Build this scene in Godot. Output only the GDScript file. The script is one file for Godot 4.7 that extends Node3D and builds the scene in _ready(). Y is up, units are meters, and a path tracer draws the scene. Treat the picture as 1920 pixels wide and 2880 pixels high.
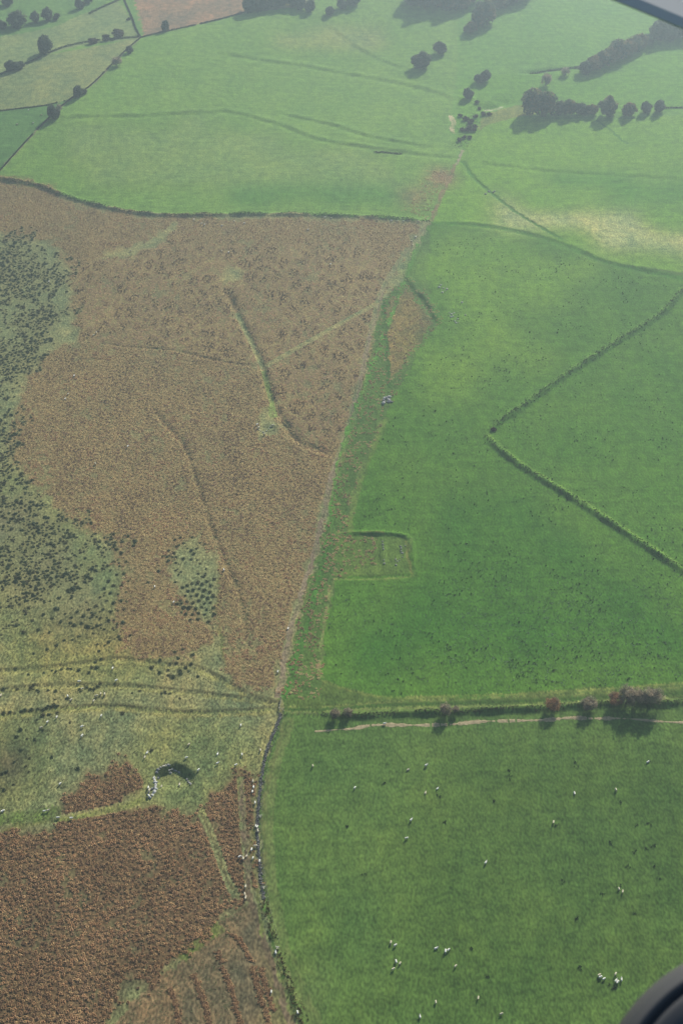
extends Node3D
# A hillside seen from a light aircraft: green pastures, autumn bracken and gorse, banks, trees and sheep.
# x runs east along the picture, -z away from the aircraft, y up; metres. The plan lists are x, z pairs in metres.

const X0 := -360.0
const X1 := 360.0
const Z0 := -1410.0
const Z1 := -190.0
const N := 2048          # side of the ground maps
const GW := 721          # relief grid, one point per metre
const GH := 1221
var rng := RandomNumberGenerator.new()
var relief := PackedFloat32Array()
var bracken_map := PackedByteArray()
var gorse_map := PackedByteArray()
var crackle_map := PackedByteArray()
var cell_map := PackedByteArray()
var patch_map := PackedByteArray()
var taken := {}
var M := {}

# ------------------------------------------------------------------ naming
func numbered(called: String) -> String:
	var n: int = taken.get(called, 0)
	taken[called] = n + 1
	return called if n == 0 else "%s_%03d" % [called, n]

func tag(o: Node, label := "", category := "", group := "", kind := ""):
	if label: o.set_meta("label", label)
	if category: o.set_meta("category", category)
	if group: o.set_meta("group", group)
	if kind: o.set_meta("kind", kind)
	return o

func put(called: String, mesh: Mesh, mat: Material, parent: Node = null) -> MeshInstance3D:
	var o := MeshInstance3D.new()
	o.mesh = mesh
	if mat: o.material_override = mat
	if parent == null:
		o.name = numbered(called)
		add_child(o)
	else:
		o.name = called
		parent.add_child(o, true)
	return o

func thing(called: String, at := Vector3.ZERO, turn := 0.0) -> Node3D:
	var o := Node3D.new()
	o.name = numbered(called)
	add_child(o)
	o.position = at
	o.rotation.y = turn
	return o

func copy_of(proto: Node3D, at: Vector3, turn := 0.0, size := Vector3.ONE) -> Node3D:
	var o: Node3D = proto.duplicate()
	o.name = numbered(str(proto.get_meta("called")))
	add_child(o)
	o.position = at
	o.rotation.y = turn
	o.scale = size
	o.remove_meta("called")
	return o

# ------------------------------------------------------------------ terrain
func pairs(a: Array) -> PackedVector2Array:
	var p := PackedVector2Array()
	for i in range(0, a.size(), 2): p.append(Vector2(a[i], a[i + 1]))
	return p

func smooth_line(p: PackedVector2Array, step := 2.0) -> PackedVector2Array:
	var c := Curve2D.new()
	c.bake_interval = step
	for i in p.size():
		var a: Vector2 = p[max(i - 1, 0)]
		var b: Vector2 = p[min(i + 1, p.size() - 1)]
		var t := (b - a) / 6.0
		c.add_point(p[i], -t, t)
	return c.get_baked_points()

func base(x: float, z: float) -> float:
	var k := clampf((-z - 560.0) / 500.0, 0.0, 1.0)
	k = k * k * (3.0 - 2.0 * k)
	return 0.7 * sin(x * .021 + 1.0) * sin(z * .017) + 1.1 * sin(x * .013 - z * .011) + k * (5.0 * sin(x * .011 + .6) * cos(z * .0085) + 2.5 * sin(x * .023 + z * .012))

func height(x: float, z: float) -> float:
	var h := base(x, z)
	var u := x - X0
	var v := z - Z0
	if u < 0.0 or v < 0.0 or u >= GW - 1.001 or v >= GH - 1.001: return h
	var i := int(u)
	var j := int(v)
	var fu := u - i
	var fv := v - j
	var k := j * GW + i
	return h + lerpf(lerpf(relief[k], relief[k + 1], fu), lerpf(relief[k + GW], relief[k + GW + 1], fu), fv)

func on(x: float, z: float, up := 0.0) -> Vector3:
	return Vector3(x, height(x, z) + up, z)

# "ridge": a bank (or with a minus, a hollow way); "scarp": a step that falls towards the right-hand side of the line
func shape_ground(how: String, tall: float, wide: float, a: Array):
	var p := smooth_line(pairs(a), 2.5)
	var reach := wide * 2.4
	var done := {}
	for s in p.size() - 1:
		var q0: Vector2 = p[s]
		var q1: Vector2 = p[s + 1]
		var d := q1 - q0
		var len2 := maxf(d.length_squared(), 0.0001)
		var side := Vector2(d.y, -d.x).normalized()
		for j in range(int(minf(q0.y, q1.y) - reach - Z0), int(maxf(q0.y, q1.y) + reach - Z0) + 2):
			if j < 0 or j >= GH: continue
			for i in range(int(minf(q0.x, q1.x) - reach - X0), int(maxf(q0.x, q1.x) + reach - X0) + 2):
				if i < 0 or i >= GW: continue
				var w := Vector2(X0 + i, Z0 + j)
				var t := clampf((w - q0).dot(d) / len2, 0.0, 1.0)
				var off := w - q0 - d * t
				var r := off.length() / wide
				if r > 2.4: continue
				var k := j * GW + i
				var fade := 1.0
				if s < 6: fade = (s + t) / 6.0
				if s > p.size() - 8: fade = minf(fade, (p.size() - 1 - s - t) / 7.0)
				var h := tall * fade * exp(-r * r) * (0.85 + 0.22 * sin(s * 0.31 + tall * 9.0) + 0.16 * sin(s * 0.83))
				if how == "scarp": h *= off.dot(side) / wide * 2.0
				if not done.has(k) or absf(h) > absf(done[k]): done[k] = h
	for k in done: relief[k] += done[k]

func hollow(cx: float, cz: float, rx: float, rz: float, deep: float):
	for j in range(int(cz - rz * 2 - Z0), int(cz + rz * 2 - Z0)):
		for i in range(int(cx - rx * 2 - X0), int(cx + rx * 2 - X0)):
			var dx := (X0 + i - cx) / rx
			var dz := (Z0 + j - cz) / rz
			var r := sqrt(dx * dx + dz * dz) + 0.06 * sin(atan2(dz, dx) * 5.0)
			var wall := 1.0 - smoothstep(0.72, 1.04, r)
			var ramp := smoothstep(1.0, -0.1, dz)
			relief[j * GW + i] -= deep * wall * ramp

# ------------------------------------------------------------------ ground maps
func col(x: float) -> float: return (x - X0) / (X1 - X0) * N
func row(z: float) -> float: return (z - Z0) / (Z1 - Z0) * N

func fill(img: Image, p: PackedVector2Array, c: Color):
	var k := float(img.get_width()) / N
	var q := PackedVector2Array()
	var lo := 1e9
	var hi := -1e9
	for v in p:
		var w := Vector2(col(v.x) * k, row(v.y) * k)
		q.append(w)
		lo = minf(lo, w.y)
		hi = maxf(hi, w.y)
	var n := img.get_width()
	for y in range(maxi(0, int(lo)), mini(n, int(hi) + 1)):
		var yy := y + 0.5
		var xs := []
		for i in q.size():
			var a: Vector2 = q[i]
			var b: Vector2 = q[(i + 1) % q.size()]
			if (a.y <= yy) != (b.y <= yy): xs.append(a.x + (yy - a.y) / (b.y - a.y) * (b.x - a.x))
		xs.sort()
		for i in range(0, xs.size() - 1, 2):
			var x0 := clampi(roundi(xs[i]), 0, n)
			var x1 := clampi(roundi(xs[i + 1]), 0, n)
			if x1 > x0: img.fill_rect(Rect2i(x0, y, x1 - x0, 1), c)

func stroke(img: Image, a: Array, wide: float, c: Color):
	var p := smooth_line(pairs(a), 3.0)
	for i in p.size() - 1:
		var d: Vector2 = (p[i + 1] - p[i]).normalized() * wide * 0.5
		var s := Vector2(-d.y, d.x)
		d *= 0.4
		fill(img, PackedVector2Array([p[i] - d + s, p[i + 1] + d + s, p[i + 1] + d - s, p[i] - d - s]), c)

func noise_map(kind: int, freq: float, octaves: int, seed: int, size := N) -> PackedByteArray:
	var f := FastNoiseLite.new()
	f.noise_type = kind
	f.frequency = freq
	f.fractal_octaves = octaves
	f.seed = seed
	if kind == FastNoiseLite.TYPE_CELLULAR:
		f.cellular_return_type = FastNoiseLite.RETURN_DISTANCE2_SUB
		f.domain_warp_enabled = true
		f.domain_warp_amplitude = 18.0
		f.domain_warp_frequency = 0.02
	return f.get_image(size, size, false, false, true).get_data()

func streaks() -> PackedByteArray:
	# long faint marks across the slope, as mowing and grazing leave them
	var f := FastNoiseLite.new()
	f.frequency = 0.16
	f.fractal_octaves = 2
	f.seed = 19
	var img := f.get_image(200, N, false, false, true)
	img.resize(N, N, Image.INTERPOLATE_BILINEAR)
	return img.get_data()

func soft_mask(polys: Array, holes: Array, blur: int) -> PackedByteArray:
	var img := Image.create(1024, 1024, false, Image.FORMAT_L8)
	for p in polys: fill(img, pairs(p), Color.WHITE)
	for p in holes: fill(img, pairs(p), Color.BLACK)
	img.resize(1024 / blur, 1024 / blur, Image.INTERPOLATE_BILINEAR)
	img.resize(N, N, Image.INTERPOLATE_CUBIC)
	return img.get_data()

func rgb(r: float, g: float, b: float, a := 1.0) -> Color: return Color(r / 255.0, g / 255.0, b / 255.0, a)

# ------------------------------------------------------------------ mesh helpers
func mesh_of(v: PackedVector3Array, c := PackedColorArray(), n := PackedVector3Array(), idx := PackedInt32Array()) -> ArrayMesh:
	var a := []
	a.resize(Mesh.ARRAY_MAX)
	a[Mesh.ARRAY_VERTEX] = v
	if c.size(): a[Mesh.ARRAY_COLOR] = c
	if idx.size(): a[Mesh.ARRAY_INDEX] = idx
	if n.size() == 0:
		n.resize(v.size())
		if idx.size() == 0:
			for i in range(0, v.size(), 3):
				var m := (v[i + 2] - v[i]).cross(v[i + 1] - v[i]).normalized()
				n[i] = m
				n[i + 1] = m
				n[i + 2] = m
		else:
			for i in range(0, idx.size(), 3):
				var m := (v[idx[i + 2]] - v[idx[i]]).cross(v[idx[i + 1]] - v[idx[i]])
				for k in 3: n[idx[i + k]] += m
			for i in n.size(): n[i] = n[i].normalized()
	a[Mesh.ARRAY_NORMAL] = n
	var out := ArrayMesh.new()
	out.add_surface_from_arrays(Mesh.PRIMITIVE_TRIANGLES, a)
	return out

func flat_mat(r: float, g: float, b: float, rough := 0.95) -> StandardMaterial3D:
	var m := StandardMaterial3D.new()
	m.albedo_color = Color(r, g, b).linear_to_srgb()
	m.roughness = rough
	m.metallic_specular = 0.2
	return m

func leaf_mat(back := 0.35) -> StandardMaterial3D:
	var m := StandardMaterial3D.new()
	m.vertex_color_use_as_albedo = true
	m.roughness = 0.9
	m.metallic_specular = 0.15
	m.cull_mode = BaseMaterial3D.CULL_DISABLED
	if back > 0.0:
		m.backlight_enabled = true
		m.backlight = Color(back, back, back)
	return m

func any_dir() -> Vector3:
	var y := rng.randf_range(-1, 1)
	var a := rng.randf() * TAU
	var r := sqrt(1 - y * y)
	return Vector3(r * cos(a), y, r * sin(a))

func leaf(v: PackedVector3Array, c: PackedColorArray, at: Vector3, n: Vector3, size: float, tone: Color, thin := 1.0):
	var t := n.cross(any_dir()).normalized()
	var b := n.cross(t) * thin
	t *= size
	b *= size
	for q in [at - t, at + b * .9, at + t, at - t, at + t, at - b * .9]:
		v.append(q)
		c.append(tone)

func box_to(v: PackedVector3Array, c: PackedColorArray, at: Transform3D, half: Vector3, tone: Color, rough := 0.0):
	var q := []
	for i in 8:
		var p := Vector3(-1 if i & 1 else 1, -1 if i & 2 else 1, -1 if i & 4 else 1)
		p *= 1.0 + rng.randf_range(-rough, rough)
		q.append(at * (p * half))
	for f in [[0, 2, 3, 1], [4, 5, 7, 6], [0, 1, 5, 4], [2, 6, 7, 3], [0, 4, 6, 2], [1, 3, 7, 5]]:
		for k in [0, 1, 2, 0, 2, 3]:
			v.append(q[f[k]])
			c.append(tone)

func bar_to(v: PackedVector3Array, c: PackedColorArray, a: Vector3, b: Vector3, r0: float, r1: float, tone: Color, sides := 6):
	var d := (b - a).normalized()
	var t := d.cross(Vector3.RIGHT if absf(d.x) < 0.8 else Vector3.UP).normalized()
	var s := d.cross(t)
	for i in sides:
		var a0 := TAU * i / sides
		var a1 := TAU * (i + 1) / sides
		var u0 := t * cos(a0) + s * sin(a0)
		var u1 := t * cos(a1) + s * sin(a1)
		for q in [a + u0 * r0, a + u1 * r0, b + u1 * r1, a + u0 * r0, b + u1 * r1, b + u0 * r1, b + u0 * r1, b + u1 * r1, b]:
			v.append(q)
			c.append(tone)

func crown_mesh(clumps: int, per: int, tall: float, leaf_size: float, tones: Array, thin: float, seed: int) -> ArrayMesh:
	# a crown one metre in radius standing on its base; clumps of leaves through an uneven ellipsoid
	rng.seed = seed
	var v := PackedVector3Array()
	var c := PackedColorArray()
	for k in clumps:
		var d := any_dir()
		if d.y < -0.88: d.y *= -0.6
		var r := rng.randf_range(0.42, 0.84)
		var at := Vector3(d.x * r, tall * 0.5 + d.y * r * tall * 0.5, d.z * r)
		var cr := rng.randf_range(0.2, 0.36)
		var tone: Color = tones[rng.randi() % tones.size()]
		tone = tone * rng.randf_range(0.72, 1.25)
		for l in per:
			var o := any_dir()
			var p := at + o * cr * rng.randf_range(0.55, 1.05)
			if p.y < 0.02: continue
			var n := (o + any_dir() * 0.8 + Vector3.UP * 0.3).normalized()
			leaf(v, c, p, n, leaf_size * rng.randf_range(0.6, 1.2), tone * rng.randf_range(0.85, 1.15), thin)
	return mesh_of(v, c)

func trunk_mesh(tall: float, seed: int, forks := 5) -> ArrayMesh:
	rng.seed = seed
	var v := PackedVector3Array()
	var c := PackedColorArray()
	var tone := Color(.075, .065, .05)
	var top := Vector3(rng.randf_range(-.06, .06), tall * .5, rng.randf_range(-.06, .06))
	bar_to(v, c, Vector3(0, -.08, 0), Vector3(0, .08, 0), .12, .085, tone)
	bar_to(v, c, Vector3(0, .08, 0), top, .07, .04, tone)
	for k in forks:
		var a := TAU * k / forks + rng.randf_range(-.4, .4)
		var s := Vector3(0, .08, 0).lerp(top, rng.randf_range(.5, 1.0))
		var e := s + Vector3(cos(a) * .55, tall * rng.randf_range(.25, .45), sin(a) * .55)
		bar_to(v, c, s, e, .04, .015, tone, 5)
		for m in 2:
			var e2 := e + Vector3(cos(a + m * 1.2 - .6) * .25, tall * .15, sin(a + m * 1.2 - .6) * .25)
			bar_to(v, c, s.lerp(e, .7), e2, .018, .006, tone, 4)
	return mesh_of(v, c)

func proto_tree(called: String, crown: ArrayMesh, trunk: ArrayMesh, lift: float) -> Node3D:
	var o := Node3D.new()
	o.set_meta("called", called)
	put("trunk", trunk, M.bark, o)
	var k := put("crown", crown, M.crown, o)
	k.position.y = lift
	return o

func scatter(called: String, mesh: Mesh, mat: Material, spots: Array, tones: Array, label: String, category: String):
	var mm := MultiMesh.new()
	mm.transform_format = MultiMesh.TRANSFORM_3D
	mm.use_colors = true
	mm.mesh = mesh
	mm.instance_count = spots.size()
	for i in spots.size():
		mm.set_instance_transform(i, spots[i])
		mm.set_instance_color(i, tones[i])
	var o := MultiMeshInstance3D.new()
	o.multimesh = mm
	o.material_override = mat
	o.name = numbered(called)
	add_child(o)
	tag(o, label, category, "", "stuff")

func spot(x: float, z: float, size: float, tall := 1.0, up := 0.0) -> Transform3D:
	return Transform3D(Basis(Vector3.UP, rng.randf() * TAU).scaled(Vector3(size, size * tall, size)), on(x, z, up))

func map_at(m: PackedByteArray, x: float, z: float) -> int:
	var i := int(col(x))
	var j := int(row(z))
	if i < 0 or j < 0 or i >= N or j >= N: return 0
	return m[j * N + i]

# how far to the side the photograph can see at this distance, with a margin
func in_reach(x: float, z: float, margin := 25.0) -> bool:
	return absf(x) < 0.2426 * (-z * 0.788 + 258.0) + margin

func _ready():
	rng.seed = 11
	# ---------------------------------------------------------------- camera, sky, sun, exposure, air
	var cam := Camera3D.new()
	cam.name = "camera"
	cam.position = Vector3(0, 420.0, 0)
	cam.rotation_degrees = Vector3(-38.0, 0, 0)
	cam.fov = 40.0
	cam.near = 0.05
	cam.far = 20000.0
	var lens := CameraAttributesPhysical.new()
	lens.frustum_focal_length = 32.97
	lens.frustum_near = 0.05
	lens.frustum_far = 20000.0
	lens.frustum_focus_distance = 600.0
	lens.exposure_aperture = 5.6
	cam.attributes = lens
	add_child(cam)
	var env := Environment.new()
	env.background_mode = Environment.BG_SKY
	var sky := Sky.new()
	var sm := ProceduralSkyMaterial.new()
	sm.sky_top_color = Color(0.44, 0.56, 0.70)
	sm.sky_horizon_color = Color(0.80, 0.85, 0.88)
	sm.sky_curve = 0.18
	sm.ground_bottom_color = Color(0.22, 0.26, 0.18)
	sm.ground_horizon_color = Color(0.55, 0.60, 0.58)
	sky.sky_material = sm
	env.sky = sky
	env.background_energy_multiplier = 0.46
	env.tonemap_mode = Environment.TONE_MAPPER_LINEAR
	env.tonemap_exposure = 1.8
	# sunlit haze: it scatters forward, so it is thicker to the eye towards the sun
	env.volumetric_fog_enabled = true
	env.volumetric_fog_density = 0.00039
	env.volumetric_fog_albedo = Color(0.84, 0.94, 1.0)
	env.volumetric_fog_anisotropy = 0.72
	env.sdfgi_enabled = true
	env.ssao_enabled = true
	env.ssil_enabled = true
	var we := WorldEnvironment.new()
	we.name = "sky"
	we.environment = env
	add_child(we)
	var sun := DirectionalLight3D.new()
	sun.name = "sun"
	sun.light_energy = 1.6
	sun.light_color = Color(1.0, 0.97, 0.91)
	sun.light_angular_distance = 0.5
	sun.shadow_enabled = true
	add_child(sun)
	sun.look_at_from_position(Vector3.ZERO, Vector3(-0.40 * 0.89, -0.454, 0.917 * 0.89))

	M.bark = leaf_mat(0.0)
	M.leaves = leaf_mat(0.6)
	M.crown = leaf_mat(1.0)
	M.solid = leaf_mat(0.0)

	# ---------------------------------------------------------------- relief of the ground
	relief.resize(GW * GH)
	shape_ground("ridge", 1.25, 1.7, [74.4, -600.5, 81.6, -587.1, 91.3, -572.9, 110.5, -550.5, 128.5, -527.9, 142.1, -510.3, 156.5, -491.5, 167.7, -476.3])
	shape_ground("ridge", 1.3, 1.9, [79.5, -609.1, 83.9, -613.2, 103.5, -635.5, 124.3, -660.1, 144.2, -681.2, 165.0, -703.1, 189.8, -729.2, 207.7, -758.3, 224.6, -786.9])
	shape_ground("ridge", 1.5, 1.5, [-8.6, -404.2, 6.8, -403.5, 21.7, -404.6, 46.8, -405.7, 66.4, -406.7, 84.4, -407.4, 108.6, -409.2, 132.3, -408.9, 146.7, -409.6])
	shape_ground("ridge", 1.7, 2.2, [-255.4, -914.1, -236.6, -910.4, -211.6, -904.5, -188.4, -889.6, -156.4, -871.7, -131.8, -861.4, -105.1, -856.3, -53.0, -854.1, -9.8, -853.5, 33.4, -852.0, 57.8, -849.7])
	shape_ground("ridge", 0.7, 1.2, [-27.8, -311.9, -26.4, -305.3, -24.9, -299.8, -23.2, -293.5, -21.1, -287.3, -19.0, -280.4, -16.7, -273.6, -14.6, -267.0, -12.5, -259.8, -10.2, -251.2])
	shape_ground("scarp", 0.22, 1.5, [-151.7, -427.5, -144.5, -428.1, -128.2, -429.6, -113.4, -432.2, -93.0, -436.1, -75.9, -433.0, -61.9, -431.7, -47.5, -422.6, -37.6, -415.1, -26.0, -411.2])
	shape_ground("scarp", 0.2, 1.4, [-149.3, -415.7, -142.2, -416.5, -122.4, -419.3, -95.2, -420.0, -74.5, -418.1, -57.2, -415.9, -37.4, -412.8, -26.0, -410.2])
	shape_ground("scarp", 0.22, 1.5, [-146.2, -400.3, -139.4, -401.6, -116.8, -406.0, -104.7, -407.2, -93.7, -408.1, -82.8, -406.8, -68.7, -405.1, -56.4, -405.1, -35.2, -406.8, -25.9, -408.7])
	shape_ground("scarp", 0.57, 4.0, [-212.0, -1006.3, -158.6, -1018.1, -104.5, -1035.7, -81.5, -1038.6, -47.3, -1016.8, -14.1, -983.2, 36.5, -961.8, 83.2, -953.3])
	shape_ground("scarp", 0.50, 3.6, [-48.2, -1041.0, -7.9, -1013.9, 24.4, -985.7, 68.4, -969.9])
	shape_ground("scarp", 0.54, 4.8, [-102.4, -1152.2, -59.0, -1145.2, -22.9, -1138.1, 23.3, -1115.6, 60.9, -1089.4, 87.1, -1065.3])
	shape_ground("scarp", 0.43, 4.0, [-9.1, -1230.8, 6.0, -1199.0, 24.2, -1169.6, 52.1, -1132.6])
	shape_ground("scarp", 0.39, 3.2, [59.1, -847.9, 90.5, -845.5, 118.0, -834.4, 143.7, -814.1, 167.8, -789.7, 210.1, -771.1])
	shape_ground("scarp", 0.36, 4.0, [90.8, -949.7, 128.9, -939.5, 173.5, -927.2, 236.5, -910.4])
	shape_ground("ridge", -0.6, 1.2, [86.6, -947.7, 93.2, -918.9, 102.1, -897.8, 118.0, -862.6, 141.8, -821.7])
	shape_ground("ridge", -1.4, 2.0, [-69.6, -754.4, -61.4, -726.4, -53.7, -702.1, -44.8, -670.6, -40.2, -647.6, -33.4, -622.3, -21.2, -597.4, -3.1, -584.4])
	shape_ground("scarp", 0.51, 1.6, [-33.3, -620.3, -27.1, -606.1, -18.9, -593.5, -10.9, -588.0, -2.7, -584.0])
	shape_ground("ridge", -0.8, 1.3, [-103.0, -633.0, -93.0, -614.3, -82.1, -596.2, -71.2, -558.5, -63.7, -530.6, -58.4, -514.1, -50.9, -492.1, -46.0, -477.1, -42.9, -456.8, -40.9, -440.3])
	shape_ground("ridge", -0.5, 1.0, [-138.5, -695.8, -118.0, -691.8, -95.1, -687.4, -69.6, -676.0, -54.6, -671.0, -44.7, -668.3])
	shape_ground("scarp", 0.82, 2.4, [38.7, -773.9, 43.8, -755.4, 49.8, -741.8, 55.1, -718.1, 60.3, -711.5])
	shape_ground("ridge", 1.3, 1.3, [-1.9, -522.2, 11.6, -522.0, 24.1, -521.5, 32.2, -517.6, 33.1, -504.3, 33.7, -492.7])
	shape_ground("ridge", -0.5, 0.9, [-4.8, -490.3, 9.2, -490.3, 23.2, -491.0, 33.2, -492.1])
	shape_ground("ridge", 1.2, 1.0, [19.5, -521.6, 19.6, -507.7, 19.6, -491.7])
	shape_ground("scarp", 0.51, 1.0, [-3.3, -518.0, 3.3, -517.3, 15.7, -518.5])
	shape_ground("ridge", -0.5, 2.2, [-40.9, -394.2, -36.9, -394.7, -32.5, -396.2])
	shape_ground("ridge", -2.2, 6.0, [98.5, -1034.3, 109.5, -1046.9, 123.8, -1056.3, 136.8, -1068.0])
	shape_ground("ridge", -1.5, 3.0, [143.0, -1114.9, 165.0, -1122.7, 187.2, -1129.9])
	hollow(-65.4, -368.7, 8.0, 7.4, 2.1)

	# ---------------------------------------------------------------- what grows where
	var base_img := Image.create(N, N, false, Image.FORMAT_RGB8)
	base_img.fill(rgb(80, 108, 46))
	for f in [
		[rgb(108, 142, 58), [-258.4, -898.7, -350.6, -1337.1, 112.6, -1344.5, 86.5, -955.2, 57.8, -849.7, -9.8, -853.5, -105.1, -856.3, -156.4, -871.7, -188.4, -889.6]],
		[rgb(122, 132, 76), [-238.8, -922.6, -227.9, -966.4, -215.5, -1012.1, -206.0, -1042.0, -194.7, -1068.7, -183.5, -1118.9, -177.4, -1148.6, -168.7, -1182.6, -211.4, -1159.5, -242.3, -1148.1, -292.9, -1063.8, -284.6, -1025.3, -256.8, -1019.6]],
		[rgb(84, 122, 58), [-284.0, -1022.6, -256.8, -1019.6, -218.2, -1029.3, -206.0, -1042.0, -215.5, -1012.1, -227.9, -966.4, -238.8, -922.6, -256.0, -886.7]],
		[rgb(118, 134, 78), [-168.7, -1182.6, -180.7, -1175.7, -211.5, -1171.9, -242.3, -1148.1, -292.9, -1063.8, -318.0, -1180.8, -248.5, -1228.4, -215.2, -1291.1, -205.0, -1304.3, -185.7, -1245.5]],
		[rgb(96, 130, 62), [-318.0, -1180.8, -248.5, -1228.4, -215.2, -1291.1, -205.6, -1357.7, -350.6, -1337.1]],
		[rgb(94, 130, 58), [-202.4, -1331.3, -188.5, -1267.4, -172.0, -1189.1, -167.8, -1191.0, -177.7, -1236.6, -196.3, -1331.4]],
		[rgb(138, 112, 84), [-197.9, -1345.0, -173.3, -1221.8, -167.2, -1186.0, -128.8, -1210.1, -86.0, -1249.4, -86.8, -1336.5]],
		[rgb(130, 132, 84), [-86.0, -1249.4, -86.8, -1336.5, -1.6, -1332.6, -32.7, -1270.8]],
		[rgb(106, 144, 44), [87.9, -966.8, 108.6, -1035.2, 139.9, -1047.7, 282.6, -1028.6, 229.5, -771.1, 167.8, -789.7, 118.0, -834.4, 57.7, -848.4, 75.2, -924.5]],
		[rgb(100, 140, 54), [108.6, -1344.6, 376.4, -1353.9, 346.5, -1222.9, 280.8, -1020.2, 108.6, -1035.2, 87.9, -966.8, 79.8, -1001.2, 95.0, -1134.8]],
		[rgb(98, 140, 44), [96.6, -1106.1, 139.5, -1114.8, 198.0, -1130.4, 265.6, -1191.5, 330.2, -1251.8, 282.6, -1028.6, 139.9, -1047.7, 108.6, -1035.2, 87.9, -966.8, 83.1, -1001.6]],
		[rgb(80, 118, 38), [57.7, -848.4, 118.0, -834.4, 167.8, -789.7, 228.4, -765.7, 155.0, -414.9, 67.2, -415.2, 22.1, -413.6, -9.0, -424.3, -9.0, -424.3, -8.8, -438.0, -7.5, -457.3, -3.8, -489.4, 2.9, -522.1, 4.4, -540.2, 10.1, -571.3, 14.8, -589.6, 22.1, -616.5, 33.7, -654.0, 43.5, -686.0, 56.0, -713.0, 52.4, -741.8]],
		[rgb(84, 104, 46), [-26.1, -412.7, -9.0, -424.3, 2.2, -418.9, 22.1, -414.1, 67.2, -415.7, 156.4, -421.8, 153.9, -409.5, 66.4, -407.2, 21.7, -404.6, -8.6, -404.2, -24.8, -404.0]],
		[rgb(84, 110, 49), [-24.9, -404.2, -26.5, -396.8, -28.7, -388.4, -30.5, -377.8, -31.4, -366.4, -31.7, -355.4, -31.7, -344.8, -30.7, -334.4, -29.6, -324.4, -28.9, -318.6, -27.8, -311.9, -27.8, -311.9, -26.4, -305.3, -24.9, -299.8, -23.2, -293.5, -21.1, -287.3, -19.0, -280.4, -16.7, -273.6, -14.6, -267.0, -12.5, -259.8, -10.2, -251.2, 130.0, -252.6, 164.6, -409.3, 66.4, -406.7, 21.7, -404.6, -8.6, -404.2]],
		[rgb(134, 133, 84), [-25.1, -412.7, -21.8, -440.6, -18.3, -468.7, -12.5, -498.6, -7.5, -530.4, -4.1, -557.5, 1.3, -586.2, 8.4, -624.9, 14.9, -672.3, 23.7, -741.6, 39.2, -772.2, 57.8, -849.7, -9.8, -853.5, -105.1, -856.3, -156.4, -871.7, -204.6, -898.1, -261.4, -914.0, -121.8, -250.0, -10.1, -249.7, -10.2, -251.2, -12.5, -259.8, -14.6, -267.0, -16.7, -273.6, -19.0, -280.4, -21.1, -287.3, -23.2, -293.5, -24.9, -299.8, -26.4, -305.3, -27.8, -311.9, -27.8, -311.9, -28.9, -318.6, -29.6, -324.4, -30.7, -334.4, -31.7, -344.8, -31.7, -355.4, -31.4, -366.4, -30.5, -377.8, -28.7, -388.4, -26.5, -396.8, -24.9, -404.2]],
		[rgb(84, 110, 48), [-25.2, -413.0, -21.8, -440.6, -18.3, -468.7, -12.5, -498.6, -7.5, -530.4, -4.1, -557.5, 1.3, -586.2, 8.4, -624.9, 14.9, -672.3, 23.7, -741.6, 39.2, -772.2, 52.4, -741.8, 52.4, -741.8, 56.0, -713.0, 43.5, -686.0, 33.7, -654.0, 22.1, -616.5, 14.8, -589.6, 10.1, -571.3, 4.4, -540.2, 2.9, -522.1, -3.8, -489.4, -7.5, -457.3, -8.8, -438.0, -9.0, -424.3, -8.9, -414.5, -24.2, -412.2]],
		[rgb(118, 108, 62), [24.7, -730.0, 38.2, -760.9, 52.4, -716.6, 44.3, -693.2, 27.8, -655.0, 25.7, -686.1]],
		[rgb(92, 116, 48), [-3.3, -521.2, 17.8, -521.6, 32.2, -518.2, 33.7, -492.7, -3.8, -490.0]],
		[rgb(124, 104, 72), [-32.6, -312.4, -37.8, -308.1, -47.9, -298.0, -54.6, -287.3, -66.8, -275.4, -82.5, -251.4, -11.9, -251.2, -18.9, -272.0, -24.7, -290.8]],
		[rgb(120, 128, 60), [133.9, -1055.5, 146.1, -1059.6, 149.0, -1038.6, 128.0, -1028.9, 110.4, -1016.7, 101.2, -1003.6, 108.6, -1035.2]],
	]:
		fill(base_img, pairs(f[1]), f[0])
	# broad differences in the sward, their edges spread over some twenty metres
	var tone_img := Image.create(256, 256, false, Image.FORMAT_RGBA8)
	tone_img.fill(Color(0.4, 0.5, 0.2, 0.0))
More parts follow.
